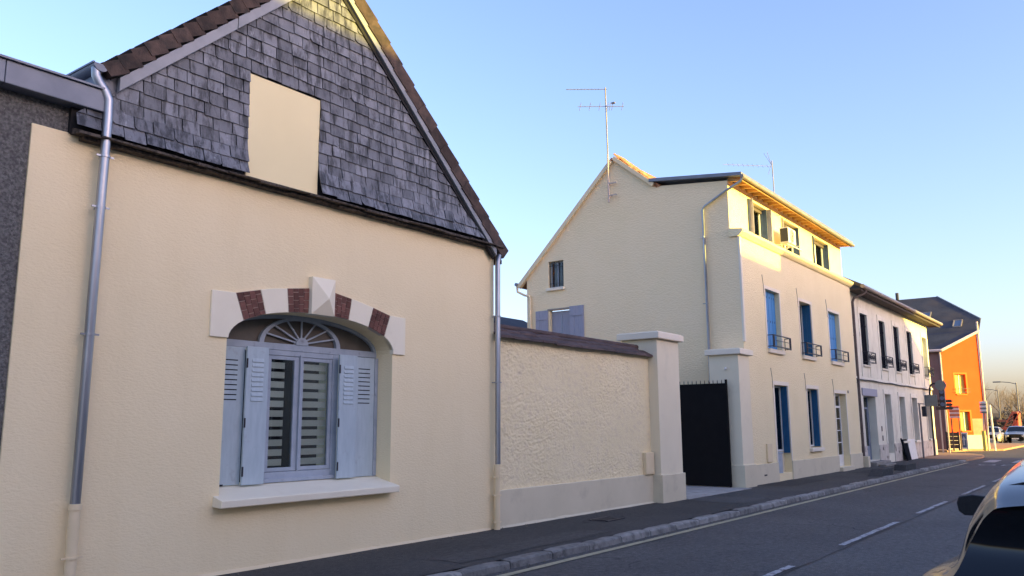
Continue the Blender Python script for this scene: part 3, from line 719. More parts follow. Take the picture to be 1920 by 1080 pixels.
# ------------------------------------------------------------------ gate pillars, gate
def pillar(label, x0, x1, y0, y1, ztop, name='gate_pillar'):
    p = thing(name, label, 'pillar', ((x0+x1)/2, (y0+y1)/2, 0), 'gate pillars')
    MB().box(x0, x1, y0, y1, .0, ztop).build('shaft', M['pillar'], p, bevel=.01)
    MB().box(x0-.03, x1+.035, y0-.045, y1+.02, -.12, .60).build('base', M['plinth'], p, bevel=.012)
    m = MB(); m.box(x0-.10, x1+.10, y0-.10, y1+.08, ztop+.001, ztop+.15); m.build('cap', M['trim'], p, bevel=.012)
    m = MB(); m.box(x0-.05, x1+.05, y0-.05, y1+.04, ztop+.151, ztop+.17); m.build('cap_top', M['trim'], p, bevel=.006)
    return p
pillar('tall cream pillar with wide cap where the yard wall ends, left of the gate', 16.80, 17.90, 8.52, 9.42, 3.62)
p2 = pillar('capped pillar against the blue shuttered house, right of the gate', 21.84, 22.63, 8.62, 9.48, 3.60)
m = MB(); m.box(21.80, 21.84, 8.95, 9.01, 3.19, 3.25); m.tube([(21.80, 8.98, 3.22), (21.74, 8.97, 3.20)], .028, 10); m.build('wall_sensor', M['white'], p2)
g_ = thing('metal_gate', 'black sheet metal gate leaf with spiked top swung open', 'gate', (21.72, 8.98, 0))
MB().box(21.70, 21.735, 8.98, 11.2, .03, 2.78).build('sheet_panel', M['blackgate'], g_)
m = MB(); m.box(21.685, 21.75, 8.93, 8.979, .02, 2.91); m.box(21.685, 21.75, 11.2, 11.25, .02, 2.91); m.box(21.686, 21.749, 8.98, 11.2, 2.781, 2.81); m.build('gate_frame', M['blackgate'], g_)
sp = MB(); sp.tube([(0, 0, 0), (0, 0, .07), (0, 0, .115)], [.009, .009, .001], 6); spm = sp.mesh('spike')
for k in range(17): link('spike', spm, M['blackgate'], g_, (21.717, 9.08+k*.125, 2.80))
# low step / coping line on the yard side wall
# ------------------------------------------------------------------ house with blue shutters
GX, FX1, FY, DY = 22.65, 34.36, 8.75, 9.0
h = thing('blue_shutter_house', 'cream three storey house with blue shutters and lit top floor', 'house', (28, 8.75, 0))
ups = [(24.60, 25.84), (27.79, 29.06), (31.08, 32.46)]
holes = [rect(a, b, 3.96, 5.80) for a, b in ups] + [rect(24.88, 26.12, .22, 2.87), rect(28.04, 29.23, .90, 2.86), rect(31.20, 32.63, .14, 2.79)]
m = MB(); m.wallpoly(rect(GX, FX1, -.12, 7.30), holes, XZ(FY), [.17, .34, .17, .34, .34, .26]); m.build('street_wall', M['cream2'], h)
dw = [(24.28, 25.90), (27.30, 29.10), (30.65, 32.65)]
m = MB(); m.wallpoly(rect(GX, FX1, 7.30, 8.86), [rect(a, b, 7.50, 8.60) for a, b in dw], XZ(DY), [.30]*3); m.build('top_floor_wall', M['cream2'], h)
gpoly = [(8.75, -.12), (16.35, -.12), (16.35, 6.62), (12.82, 10.24), (11.42, 9.08), (9.0, 8.82), (9.0, 7.30), (8.75, 7.30)]
gh = [rect(14.84, 15.44, 6.25, 7.16), rect(14.62, 15.42, 4.2, 5.49)]
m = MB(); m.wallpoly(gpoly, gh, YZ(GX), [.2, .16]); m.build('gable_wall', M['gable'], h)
m = MB(); m.wallpoly(gpoly, [], YZ(FX1-.002), []); m.build('end_wall', M['cream2'], h)
# verge trims
def trim_yz(pts, w, x0, x1, name, mat):
    m = MB()
    for (a, b) in zip(pts[:-1], pts[1:]):
        d = Vector((b[0]-a[0], b[1]-a[1])).normalized(); n = Vector((-d.y, d.x))*w
        m.prism([a, b, (b[0]+n.x, b[1]+n.y), (a[0]+n.x, a[1]+n.y)], x0, x1, 'x')
    return m.build(name, mat, h)
trim_yz([(12.82, 10.14), (16.62, 6.36)], .13, 22.54, 22.70, 'rear_verge', M['creampaint'])
trim_yz([(11.42, 9.07), (12.82, 10.22)], .12, 22.54, 22.72, 'front_verge', M['creampaint'])
trim_yz([(12.82, 10.26), (16.72, 6.40)], .07, 22.60, 34.4, 'rear_roof_slope', M['terracotta'])
rf = trim_yz([(11.3, 9.02), (12.82, 10.30)], .06, 22.62, 34.4, 'front_roof_slope', M['terracotta'])
tm = MB(); n = 8
for k in range(n+1):
    t = math.pi*k/n; tm.v += [(-.09*math.cos(t)*1.0, 0, .065*math.sin(t)), (-.08*math.cos(t), .33, .055*math.sin(t)+.0)]
for k in range(n): tm.f.append((2*k, 2*k+2, 2*k+3, 2*k+1))
tm.f.append(tuple(2*k for k in range(n+1)))
tme = tm.mesh('roof_tile'); slp = math.atan2(10.30-9.02, 12.82-11.3); random.seed(3)
for r_ in range(7):
    for c_ in range(4):
        yy = 11.22+r_*.225; o = link('roof_tile', tme, M['terracotta'], rf, (22.68+c_*.2, yy, 9.02+(yy-11.3)*math.tan(slp)+.085+random.uniform(-.01, .01))); o.rotation_euler = (slp+.09, 0, random.uniform(-.03, .03))
# shed roof over the top floor
zr_ = lambda y: 8.86+.12*(y-8.55)
m = MB(); m.prism([(8.50, zr_(8.50)), (11.5, zr_(11.5)), (11.5, zr_(11.5)+.11), (8.50, zr_(8.5)+.11)], 22.50, 34.42, 'x'); m.build('shed_roof', M['zinc'], h, bevel=.008)
m = MB(); m.prism([(8.56, zr_(8.56)-.016), (9.02, zr_(9.02)-.016), (9.02, zr_(9.02)-.003), (8.56, zr_(8.56)-.003)], 22.70, 34.36, 'x'); sf = m.build('soffit', M['wood'], h)
rm = MB(); rm.prism([(8.58, zr_(8.58)-.10), (9.0, zr_(9.0)-.12), (9.0, zr_(9.0)-.017), (8.58, zr_(8.58)-.017)], 0, .07, 'x'); rme = rm.mesh('rafter')
for k in range(25): link('rafter', rme, M['wood'], sf, (22.72+k*.48, 0, 0))
m = MB(); m.box(22.6, 34.4, 8.555, 8.579, 8.74, 8.858); m.build('eave_fascia', M['wood'], h)
m = MB(); m.tube([(22.50, 8.49, 8.83), (34.42, 8.49, 8.80)], .055, 12); m.build('eave_gutter', M['brownlight'], h, smooth='auto')
downpipe(h, [(22.58, 8.50, 8.80), (22.57, 8.56, 8.70), (22.57, 9.0, 8.50), (22.57, 9.70, 8.13), (22.57, 9.77, 8.03), (22.57, 9.77, 2.9)], .04, M['galv'], [(22.57, 9.77, 7.2), (22.57, 9.77, 5.2)])
downpipe(h, [(22.57, 9.77, 2.9), (22.57, 9.77, 0)], .045, M['brown'], name='lower_downpipe')
# cornice
m = MB(); m.prism([(8.76, 7.10), (8.70, 7.12), (8.60, 7.22), (8.585, 7.30), (9.01, 7.36), (9.01, 7.10)], GX-.06, FX1+.03, 'x'); m.build('cornice', M['cream2'], h)
m = MB(); m.box(GX-.02, GX+.09, 8.70, 8.77, 4.02, 7.09); m.build('corner_pilaster', M['trim'], h, bevel=.006)
m = MB(); m.box(GX-.01, 24.87, 8.715, 8.752, -.12, .56); m.box(26.13, 31.19, 8.715, 8.752, -.12, .56); m.box(32.64, FX1, 8.715, 8.752, -.12, .56); m.build('plinth', M['plinth'], h, bevel=.01)
# upper windows
def railing(parent, x0, x1, yw, z0, z1, proj=.19, name='balcony_rail', ornate=False):
    y = yw-proj; m = MB()
    for zz in (z0, z1): m.bar((x0, y, zz), (x1, y, zz), .032); m.bar((x0, y, zz), (x0, yw+.02, zz), .024); m.bar((x1, y, zz), (x1, yw+.02, zz), .024)
    m.bar((x0, y, (z0*.45+z1*.55)), (x1, y, (z0*.45+z1*.55)), .014)
    for xx in (x0, x1, x1-.09, x0+.09): m.bar((xx, y, z0-.03), (xx, y, z1), .026)
    for xx in (x0, x1): m.bar((xx, yw, z0-.03), (xx, yw, z1), .024)
    if ornate:
        cz = (z0+z1)/2
        for k in range(3):
            cx = x0+(x1-x0)*(.25+.25*k)
            m.tube([(cx+.13*math.cos(t*.5236), y, cz+.13*math.sin(t*.5236)) for t in range(13)], .012, 5)
            m.tube([(cx+.06*math.cos(t*.5236), y, cz+.06*math.sin(t*.5236)) for t in range(13)], .012, 5)
    return m.build(name, M['iron'], parent)
for k, (a, b) in enumerate(ups):
    s = MB().box(a-.03, b+.06, 8.66, 8.93, 3.83, 3.955).build('sill', M['trim'], h, bevel=.01)
    m = MB()
    m.box(a-.10, a-.002, 8.735, 8.752, 3.96, 5.90); m.box(b+.002, b+.10, 8.735, 8.752, 3.96, 5.90); m.box(a-.002, b+.002, 8.735, 8.752, 5.802, 5.90)
    m.build('window_surround', M['trim'], h)
    railing(h, a-.04, b+.30, 8.75, 4.02, 4.36)
    if k == 1:
        casement(h, a+.02, b-.02, 3.97, 5.79, 9.04, M['white'], True)
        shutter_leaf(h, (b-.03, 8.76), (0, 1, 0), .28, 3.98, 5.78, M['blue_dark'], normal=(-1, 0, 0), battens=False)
    else:
        w = (b-a)/2
        shutter_leaf(h, (a+.005, 8.918), (1, 0, 0), w-.008, 3.97, 5.79, M['blue'], holes=1, normal=(0, -1, 0), th=.03, battens=False)
        shutter_leaf(h, (a+w+.003, 8.918), (1, 0, 0), w-.01, 3.97, 5.79, M['blue'], holes=1, normal=(0, -1, 0), th=.03, battens=False)
    MB().tube([(a-.12, 8.735, 5.55), (a-.16, 8.73, 5.9), (a-.22, 8.735, 6.2)], .008, 5).build('cable', M['brownlight'], h)
# ground floor openings
for (a, b, zt) in ((24.88, 26.12, 2.87), (28.04, 29.23, 2.86), (31.20, 32.63, 2.79)):
    zb = .88 if a == 28.04 else .57
    m = MB(); m.box(a-.09, a-.002, 8.73, 8.752, zb, zt+.12); m.box(b+.002, b+.09, 8.73, 8.752, zb, zt+.12); m.box(a-.002, b+.002, 8.73, 8.752, zt+.002, zt+.12); m.build('window_surround', M['trim'], h)
    MB().tube([(a-.10, 8.73, zt-.1), (a-.14, 8.73, zt+.25), (a-.2, 8.735, zt+.5)], .008, 5).build('cable', M['brownlight'], h)
casement(h, 24.90, 26.10, .86, 2.86, 8.96, M['white'], False)
m = MB(); m.box(24.89, 26.11, 8.97, 9.02, .21, .85); m.build('infill_panel', M['plinth'], h)
m = MB(); m.box(24.90, 25.42, 8.79, 8.969, .22, .80); m.box(24.885, 25.45, 8.77, 8.969, .80, .85); m.box(24.96, 25.36, 8.775, 8.789, .27, .74); m.build('old_door_panel', M['frame'], h, bevel=.01)
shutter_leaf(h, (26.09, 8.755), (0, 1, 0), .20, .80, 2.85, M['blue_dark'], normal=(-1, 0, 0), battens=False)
casement(h, 28.06, 29.21, .93, 2.85, 8.97, M['white'], True)
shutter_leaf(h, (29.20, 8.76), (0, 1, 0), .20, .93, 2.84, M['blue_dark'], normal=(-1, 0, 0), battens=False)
MB().box(27.98, 29.30, 8.65, 9.0, .78, .895).build('sill', M['trim'], h, bevel=.01)
m = MB(); m.box(31.21, 31.29, 8.96, 9.01, .14, 2.79); m.box(32.54, 32.62, 8.96, 9.01, .14, 2.79); m.box(31.29, 32.54, 8.961, 9.009, 2.27, 2.35); m.box(31.29, 32.54, 8.961, 9.009, .14, .55); m.box(31.29, 32.54, 8.961, 9.009, 2.70, 2.79); m.box(31.87, 31.96, 8.955, 9.009, .55, 2.70)
for zz in (.98, 1.42, 1.86): m.box(31.29, 32.54, 8.965, 9.005, zz, zz+.03)
dr = m.build('front_door', M['white'], h)
MB().box(31.29, 32.54, 8.982, 8.988, .55, 2.70).build('door_glass', M['glass'], dr); MB().box(31.2, 32.6, 9.4, 9.43, .1, 2.8).build('dark_interior', M['room'], dr)
m = MB(); m.box(31.15, 32.7, 8.60, 8.95, -.1, .135); m.build('door_step', M['plinth'], h, bevel=.01)
m = MB(); m.box(23.95, 24.35, 8.70, 8.751, .60, 1.12); m.build('meter_cover', M['creampaint'], h, bevel=.006)
m = MB(); m.box(23.62, 23.82, 8.705, 8.714, .22, .26); m.build('air_vent', M['iron'], h)
MB().box(32.95, 33.03, 8.72, 8.751, 2.83, 2.93).build('bell_box', M['brownlight'], h)
# top floor windows, shutters standing half open
for k, (a, b) in enumerate(dw):
    casement(h, a+.02, b-.02, 7.51, 8.59, 9.22, M['white'], True, fr=.08)
    MB().box(a-.06, b+.06, 8.93, 9.22, 7.44, 7.495).build('sill', M['trim'], h)
    dk = M['slateblue']; lv = M['lav']
    shutter_leaf(h, (b-.01, 9.22), (0, -1, 0), .22, 7.51, 8.59, dk, normal=(-1, 0, 0), battens=False)
    shutter_leaf(h, (a-.01, 8.998), (0, -1, 0), (.16, .07, .06)[k], 7.50, 8.60, lv if k < 2 else dk, normal=(-1, 0, 0), battens=k == 0)
    if k == 0:
        shutter_leaf(h, (b+.04, 8.998), (0, -1, 0), .14, 7.50, 8.60, lv, normal=(-1, 0, 0)); shutter_leaf(h, (a-.07, 8.998), (0, -1, 0), .05, 7.50, 8.60, dk, normal=(-1, 0, 0), battens=False)
    m = MB(); m.box(a+.02, b-.02, 9.16, 9.215, 8.47, 8.585); m.build('blind_box', M['brown'], h)
# gable windows
m = MB(); y0, y1, z0, z1 = 14.84, 15.44, 6.25, 7.16
m.box(22.80, 22.85, y0, y0+.05, z0, z1); m.box(22.80, 22.85, y1-.05, y1, z0, z1); m.box(22.801, 22.849, y0+.05, y1-.05, z0, z0+.05); m.box(22.801, 22.849, y0+.05, y1-.05, z1-.05, z1); m.box(22.795, 22.85, 15.11, 15.17, z0+.05, z1-.05)
gw = m.build('gable_window', M['frame'], h)
MB().box(22.82, 22.826, y0+.05, y1-.05, z0+.05, z1-.05).build('pane', M['glass'], gw); MB().box(23.2, 23.22, y0-.1, y1+.1, z0-.1, z1+.1).build('dark_interior', M['room'], gw)
for k in range(4): MB().bar((22.70, y0+.03+k*.18, z0+.02), (22.70, y0+.03+k*.18, z1-.02), .02).build('window_bar', M['iron'], gw)
for zz in (z0+.15, z1-.15): MB().bar((22.70, y0, zz), (22.70, y1, zz), .016).build('window_bar', M['iron'], gw)
MB().box(22.56, 22.8, 14.80, 15.50, 6.15, 6.245).build('sill', M['trim'], h, bevel=.008)
MB().box(22.78, 22.81, 14.63, 15.41, 4.2, 5.46).build('closed_inner_blind', M['lav'], h)
MB().box(22.765, 22.779, 15.0, 15.03, 4.2, 5.46).build('blind_joint', M['frame'], h)
MB().box(22.63, 22.66, 14.6, 15.5, 5.50, 5.54).build('lintel', M['brownlight'], h)
shutter_leaf(h, (22.645, 15.47), (0, 1, 0), .50, 4.25, 5.50, M['lav'], normal=(-1, 0, 0))
shutter_leaf(h, (22.645, 14.06), (0, 1, 0), .55, 4.25, 5.56, M['lav'], normal=(-1, 0, 0))
downpipe(h, [(22.58, 16.72, 6.45), (22.58, 16.70, 6.25), (22.58, 16.4, 6.1), (22.58, 16.2, 6.05), (22.58, 16.17, 5.95), (22.58, 16.17, 2.5)], .04, M['creampaint'], name='rear_downpipe')
MB().tube([(22.5, 16.72, 6.50), (34, 16.72, 6.50)], .06, 10).build('rear_gutter', M['zinc'], h)

# ------------------------------------------------------------------ things mounted on that house
t = thing('tv_antenna', 'tall two-boom television antenna on the gable of the blue shuttered house', 'antenna', (22.52, 12.92, 8.8), 'roof antennas')
MB().tube([(22.52, 12.95, 8.80), (22.52, 12.95, 10.4)], .03, 10).build('lower_mast', M['pinkpost'], t); MB().tube([(22.52, 12.95, 10.4), (22.50, 12.97, 12.72)], .022, 8).build('mast', M['lamp'], t)
for zz in (9.02, 9.42): MB().bar((22.52, 12.95, zz), (22.52, 12.66, zz), .035).bar((22.52, 12.95, zz), (22.66, 12.95, zz), .035).build('wall_bracket', M['pinkpost'], t)
m = MB(); dx = Vector((-.6, .8, 0)); c = Vector((22.50, 12.97, 12.66))
m.bar(c-dx*.06, c+dx*1.30, .016)
for k in range(10): p = c+dx*(.22+.115*k); m.bar(p+Vector((-.05, -.04, -.045)), p+Vector((.05, .04, .045)), .012)
m.build('upper_boom', M['lamp'], t); m = MB(); c = Vector((22.50, 12.97, 12.06))
m.bar(c-dx*.60, c+dx*.92, .014)
for s_ in (-.55, -.22, -.14, -.07, .2, .52, .84):
    p = c+dx*s_; e = Vector((.09, .02, .17)); m.bar(p-e, p+e, .012)
m.box(22.46, 22.54, 12.62, 12.74, 12.09, 12.13); m.build('lower_boom', M['lamp'], t)
t = thing('tv_antenna', 'small thin antenna standing on the zinc roof behind the lit eave', 'antenna', (31.2, 10.5, 9.1), 'roof antennas')
MB().tube([(31.25, 10.5, 9.15), (31.15, 10.5, 11.95)], .02, 8).build('mast', M['lamp'], t)
m = MB(); c = Vector((31.15, 10.5, 11.72)); m.bar(c, c+Vector((-1.5, 1.4, -.03)), .012)
for k in range(9): p = c+Vector((-1.5, 1.4, -.03))*(.1+.1*k); m.bar(p+Vector((0, -.03, -.07)), p+Vector((0, .03, .07)), .009)
for a in ((-.5, 0, .45), (-.5, 0, -.45), (-.3, .2, .5)): m.bar(c+Vector((-.1, 0, .05)), c+Vector(a), .011)
m.build('boom', M['lamp'], t)
t = thing('air_conditioner', 'cream air conditioner box on brackets below the top floor windows', 'air conditioner', (26.880, 8.75, 7.5))
MB().box(26.430, 27.200, 8.52, 8.80, 7.55, 8.07).build('casing', M['ac'], t, bevel=.02)
m = MB()
for k in range(14): m.box(26.418, 26.429, 8.53, 8.77, 7.60+k*.032, 7.615+k*.032)
m.build('side_vent', M['acdark'], t)
MB().box(26.422, 26.429, 8.52, 8.78, 7.59, 8.03).build('side_grille', M['acdark'], t)
m = MB(); arcband(m, 26.800, 7.81, .01, .20, 8.512, 8.519, 0, 2*math.pi, 24); fg = m.build('fan_opening', M['acdark'], t)
m = MB()
for r_ in (.07, .12, .17, .21): m.tube([(26.800+r_*math.cos(k*.2618), 8.506, 7.81+r_*math.sin(k*.2618)) for k in range(25)], .008, 5)
m.build('fan_guard', M['ac'], t)
m = MB(); m.bar((26.530, 8.45, 7.53), (26.530, 8.98, 7.53), .03); m.bar((27.200, 8.45, 7.53), (27.200, 8.98, 7.53), .03); m.bar((26.530, 8.47, 7.53), (26.530, 8.62, 7.34), .025); m.bar((26.480, 8.6, 7.515), (27.880, 8.55, 7.515), .03); m.build('bracket', M['white'], t)

# ------------------------------------------------------------------ dark tiled outbuilding behind the yard wall
h = thing('outbuilding', 'low building with dark tiled roof seen behind the yard wall', 'outbuilding', (20, 18.5, 0))
m = MB(); m.box(13, 27, 18.0, 22, -.1, 4.9); m.build('wall', M['cream2'], h)
m = MB(); m.prism([(17.7, 4.85), (20, 6.0), (22.3, 4.85), (22.3, 4.7), (20, 5.8), (17.7, 4.7)], 12.6, 27.4, 'x'); r_ = m.build('roof', M['darkroof'], h)
dtm = MB(); dtm.tube([(0, 0, 0), (0, .42, .21)], [.11, .10], 8); dte = dtm.mesh('roof_tile')
for a in range(5):
    for b in range(16): link('roof_tile', dte, M['coping'], r_, (20.6+b*.24, 17.75+a*.42, 4.86+a*.21))

# ------------------------------------------------------------------ grey plaster terrace house
HY = 8.85
h = thing('plaster_terrace_house', 'weathered grey plaster terrace house with tall narrow dark windows', 'house', (42, 8.85, 0))
uw = [(35.90, 37.05), (39.09, 40.17), (41.82, 42.92), (44.66, 45.80), (48.35, 49.55)]
lw = [(39.12, 40.22, .38, 2.97), (41.88, 43.02, .88, 2.92), (44.60, 45.80, .85, 2.93), (48.1, 49.2, .88, 2.93)]
holes = [rect(a, b, 4.10, 6.25) for a, b in uw]+[rect(35.58, 37.55, .18, 2.80)]+[rect(*q) for q in lw]
m = MB(); m.wallpoly(rect(34.37, 50.0, .82, 7.10), [x for x in holes if x[0][1] > .83], XZ(HY), [.3]*5+[.26]*3) if False else None
m.wallpoly(rect(34.37, 50.0, -.12, 7.10), holes, XZ(HY), [.32]*5+[.42]+[.26]*4)
m.quad((50, 8.85, -.1), (50, 16, -.1), (50, 16, 7.1), (50, 8.85, 7.1)); m.build('wall', M['h3wall'], h)
for a, b in ((34.37, 35.56), (37.57, 39.10), (40.24, 41.86)): MB().box(a, b, 8.815, 8.852, -.12, .80).build('stained_base', M['h3base'], h, bevel=.02)
MB().box(41.861, 49.98, 8.814, 8.852, -.12, .80).build('stained_base', M['h3base'], h, bevel=.02)
m = MB(); m.box(34.40, 49.98, 8.78, 8.852, 3.46, 3.56); m.build('string_course', M['h3trim'], h, bevel=.01)
MB().tube([(34.4+.6*k, 8.77, 3.45-.015*math.sin(k*1.1)) for k in range(27)], .022, 6).build('facade_cable', M['iron'], h)
for a, b in uw:
    m = MB(); m.box(a-.20, a-.003, 8.825, 8.852, 3.60, 6.48); m.box(b+.003, b+.20, 8.825, 8.852, 3.60, 6.48); m.box(a-.003, b+.003, 8.825, 8.852, 6.253, 6.48); m.build('window_surround', M['h3trim'], h)
    MB().box(a-.05, b+.05, 8.78, 9.1, 4.02, 4.095).build('sill', M['h3trim'], h)
for i, (a, b) in enumerate(uw):
    railing(h, a-.02, b+.18, 8.85, 4.20, 4.62, proj=.22, ornate=True)
    if i < 4:
        w = (b-a)/2; dd = 8.94
        shutter_leaf(h, (a+.005, dd), (1, 0, 0), w-.008, 4.11, 6.24, M['navy'], normal=(0, -1, 0)); shutter_leaf(h, (a+w, dd), (1, 0, 0), w-.005, 4.11, 6.24, M['navy'], normal=(0, -1, 0))
    else: casement(h, a+.01, b-.01, 4.11, 6.24, 9.12, M['white'], True)
for i, (a, b, z0, z1) in enumerate(lw):
    m = MB(); m.box(a-.16, a-.003, 8.82, 8.852, max(z0, .82), z1+.2); m.box(b+.003, b+.16, 8.82, 8.852, max(z0, .82), z1+.2); m.box(a-.003, b+.003, 8.82, 8.852, z1+.003, z1+.2); m.build('window_surround', M['h3trim'], h)
    MB().box(a+.004, b-.004, 9.09, 9.12, z0+.01, z1-.005).build('closed_shutter', M['greyshut'], h)
    if z0 > .5: MB().box(a-.08, b+.1, 8.74, 9.05, z0-.10, z0-.004).build('sill', M['h3trim'], h, bevel=.01)
# recessed double door
m = MB(); m.box(35.59, 35.70, 9.16, 9.22, .18, 2.79); m.box(37.43, 37.54, 9.16, 9.22, .18, 2.79); m.box(35.70, 37.43, 9.161, 9.219, 2.28, 2.36); m.box(36.53, 36.60, 9.15, 9.22, .18, 2.79)
for a, b in ((35.71, 36.525), (36.605, 37.42)): m.box(a, b, 9.17, 9.21, .18, .75); m.box(a, a+.1, 9.165, 9.21, .75, 2.28); m.box(b-.1, b, 9.165, 9.21, .75, 2.28)
dr = m.build('double_door', M['bluegrey'], h)
MB().box(35.7, 37.43, 9.19, 9.196, .75, 2.78).build('door_glass', M['glass'], dr); MB().box(35.6, 37.5, 9.6, 9.62, .1, 2.8).build('dark_interior', M['room'], dr); MB().tube([(36.50, 9.13, 1.1), (36.50, 9.10, 1.1)], .03, 8).build('door_handle', M['chrome'], dr)
m = MB(); m.box(35.40, 37.75, 8.80, 8.852, 2.81, 3.12); m.build('door_lintel', M['lav'], h, bevel=.01)
m = MB(); m.box(35.3, 37.7, 8.45, 9.15, -.1, .16); m.box(35.5, 37.2, 8.15, 8.448, -.1, .075); m.build('door_steps', M['step'], h, bevel=.02)
MB().box(34.45, 34.75, 8.55, 8.80, -.1, .42).build('pipe_guard', M['plinth'], h, bevel=.01)
for (xx, zz) in ((38.2, 1.35), (38.25, .95)): MB().box(xx, xx+.14, 8.835, 8.85, zz, zz+.22).build('letter_slot', M['brown'], h)
# eave, gutter, roof
m = MB(); m.box(34.40, 51.0, 8.34, 8.88, 6.99, 7.06); m.build('soffit', M['soffit'], h)
m = MB(); m.prism([(8.30, 7.07), (12.5, 9.3), (12.5, 9.45), (8.30, 7.22)], 34.40, 51.1, 'x'); m.build('roof', M['darkroof'], h)
m = MB(); m.box(34.4, 51.05, 8.33, 8.36, 6.95, 7.12); m.build('fascia', M['soffit'], h)
m = MB(); m.tube([(34.38, 8.26, 7.12), (51.12, 8.26, 7.14)], .085, 12); m.build('gutter', M['brownlight'], h, smooth='auto')
downpipe(h, [(34.95, 8.28, 7.05), (34.93, 8.32, 6.9), (34.72, 8.70, 6.72), (34.68, 8.76, 6.55), (34.66, 8.76, .2)], .055, M['brown'], [(34.66, 8.76, 5.2), (34.66, 8.76, 3.3), (34.66, 8.76, 1.3)])

# things on the pavement in front of it
def ramp_block(label, x0, x1, y0, y1, zt, lead):
    m = MB(); m.prism([(x0, -.02), (x1, -.02), (x1, zt), (x0+lead, zt*.96)], y0, y1)
    tag(m.build('asphalt_ramp', M['block'], bevel=.025), label, 'ramp', 'kerbside ramps')
ramp_block('long dark wedge shaped ramp lying by the kerb, the nearer of two', 28.6, 30.5, 6.80, 7.20, .22, .75)
ramp_block('short dark block by the kerb, the farther of the two ramps', 32.6, 34.4, 6.85, 7.25, .22, .15)
m = MB(); m.add([(42.7, 8.68, 0), (44.2, 8.68, 0), (44.2, 8.78, .93), (42.7, 8.78, .93), (42.7, 8.71, 0), (44.2, 8.71, 0), (44.2, 8.81, .93), (42.7, 8.81, .93)], [(0, 1, 2, 3), (4, 5, 6, 7), (0, 1, 5, 4), (1, 2, 6, 5), (2, 3, 7, 6), (3, 0, 4, 7)])
tag(m.build('leaning_board', M['white']), 'white board leaning against the stained house base', 'board')
m = MB(); m.add([(41.6, 8.62, 0), (42.5, 8.62, 0), (42.5, 8.78, .95), (41.6, 8.78, .95), (41.6, 8.65, 0), (42.5, 8.65, 0), (42.5, 8.81, .95), (41.6, 8.81, .95)], [(0, 1, 2, 3), (4, 5, 6, 7), (0, 1, 5, 4), (1, 2, 6, 5), (2, 3, 7, 6), (3, 0, 4, 7)])
m.bar((41.3, 8.55, 0), (41.35, 8.78, 1.0), .06)
tag(m.build('leaning_dark_board', M['navy']), 'dark panel leaning beside the white board at the house base', 'board')
t = thing('sign_pole', 'thin dark pole with small black box in front of the plaster house', 'pole', (44.3, 8.45, 0))
MB().tube([(44.3, 8.45, 0), (44.3, 8.45, 2.62)], .045, 8).build('post', M['lamp'], t); MB().bar((44.1, 8.45, 2.63), (44.9, 8.36, 2.62), .05).build('arm', M['lamp'], t); MB().box(44.75, 45.0, 8.25, 8.45, 2.0, 2.5).build('black_box', M['iron'], t, bevel=.02)
t = thing('signal_pole', 'black curved pole with grey cabinet and hanging signal head at the corner', 'signal pole', (48.0, 8.45, 0))
MB().tube([(48.0, 8.62, 0), (48.0, 8.60, 3.2), (48.0, 8.585, 3.5), (48.02, 8.53, 3.66), (48.04, 8.43, 3.73), (48.05, 8.15, 3.74)], .05, 10).build('pole', M['iron'], t, smooth='auto')
MB().box(47.85, 48.1, 8.28, 8.84, 2.55, 3.14).build('cabinet', M['signback'], t, bevel=.02)
sg = MB().box(47.9, 48.2, 7.90, 8.16, 2.45, 3.72).build('signal_head', M['signdark'], t, bevel=.03)
m = MB(); arcband(m, 8.03, 3.62, .01, .27, 47.8, 47.83, 0, 2*math.pi, 20); m.v = [(y, x, z) for x, y, z in m.v]; m.build('round_sign_back', M['signback'], sg)
for k in range(3):
    m = MB(); arcband(m, 8.03, 3.28-.32*k, .01, .10, 47.88, 47.899, 0, 2*math.pi, 14); m.v = [(y, x, z) for x, y, z in m.v]; m.build('lens', M['signblue'], sg)
t = thing('direction_sign', 'dark direction sign boards on two pale posts at the street corner', 'sign', (52.5, 8.5, 0))
for yy in (8.98, 8.64): MB().tube([(52.5, yy, 0), (52.5, yy, 2.9)], .04, 8).build('post', M['pinkpost'], t)
for k in range(3): MB().prism([(9.15, 2.42+.2*k), (8.35, 2.42+.2*k), (8.25, 2.505+.2*k), (8.35, 2.59+.2*k), (9.15, 2.59+.2*k)], 52.42, 52.45, 'x').build('sign_board', M['signdark'], t)
t = thing('striped_sign', 'faded red and white striped sign panel before the orange wall', 'sign', (57, 8.9, 0))
for yy in (8.72, 9.15): MB().tube([(57, yy, 0), (57, yy, 2.0)], .04, 8).build('post', M['planter'], t)
for k in range(6): MB().box(56.95, 56.98, 8.66, 9.22, 1.98+.12*k, 2.095+.12*k).build('stripe', M['signred'] if k % 2 else M['pinktrim'], t)
t = thing('pavement_sign', 'white framed pavement sign with up arrow below the orange wall', 'sign', (58, 8.7, 0))
m = MB(); m.box(57.98, 58.05, 8.50, 8.58, .05, 1.1); m.box(57.98, 58.05, 8.84, 8.92, .05, 1.1); m.box(57.981, 58.049, 8.58, 8.84, 1.0, 1.099); m.box(57.981, 58.049, 8.58, 8.84, .1, .2); m.build('frame', M['signwhite'], t)
MB().box(58.0, 58.02, 8.58, 8.84, .2, 1.0).build('panel', M['signblue'], t)
m = MB(); m.prism([(8.675, .32), (8.745, .32), (8.745, .64), (8.82, .64), (8.71, .88), (8.60, .64), (8.675, .64)], 57.985, 57.995, 'x'); m.build('arrow', M['signwhite'], t)
t = thing('planter_board', 'brown boarded planter on the corner left of the arrow sign', 'planter', (57.8, 9.3, 0))
for k in range(4): MB().box(57.7, 57.76, 8.98, 9.62, .12+.25*k, .355+.25*k).build('board', M['planter'], t)
for yy in (8.95, 9.62): MB().box(57.68, 57.8, yy-.04, yy+.04, 0, 1.15).build('post', M['signdark'], t)
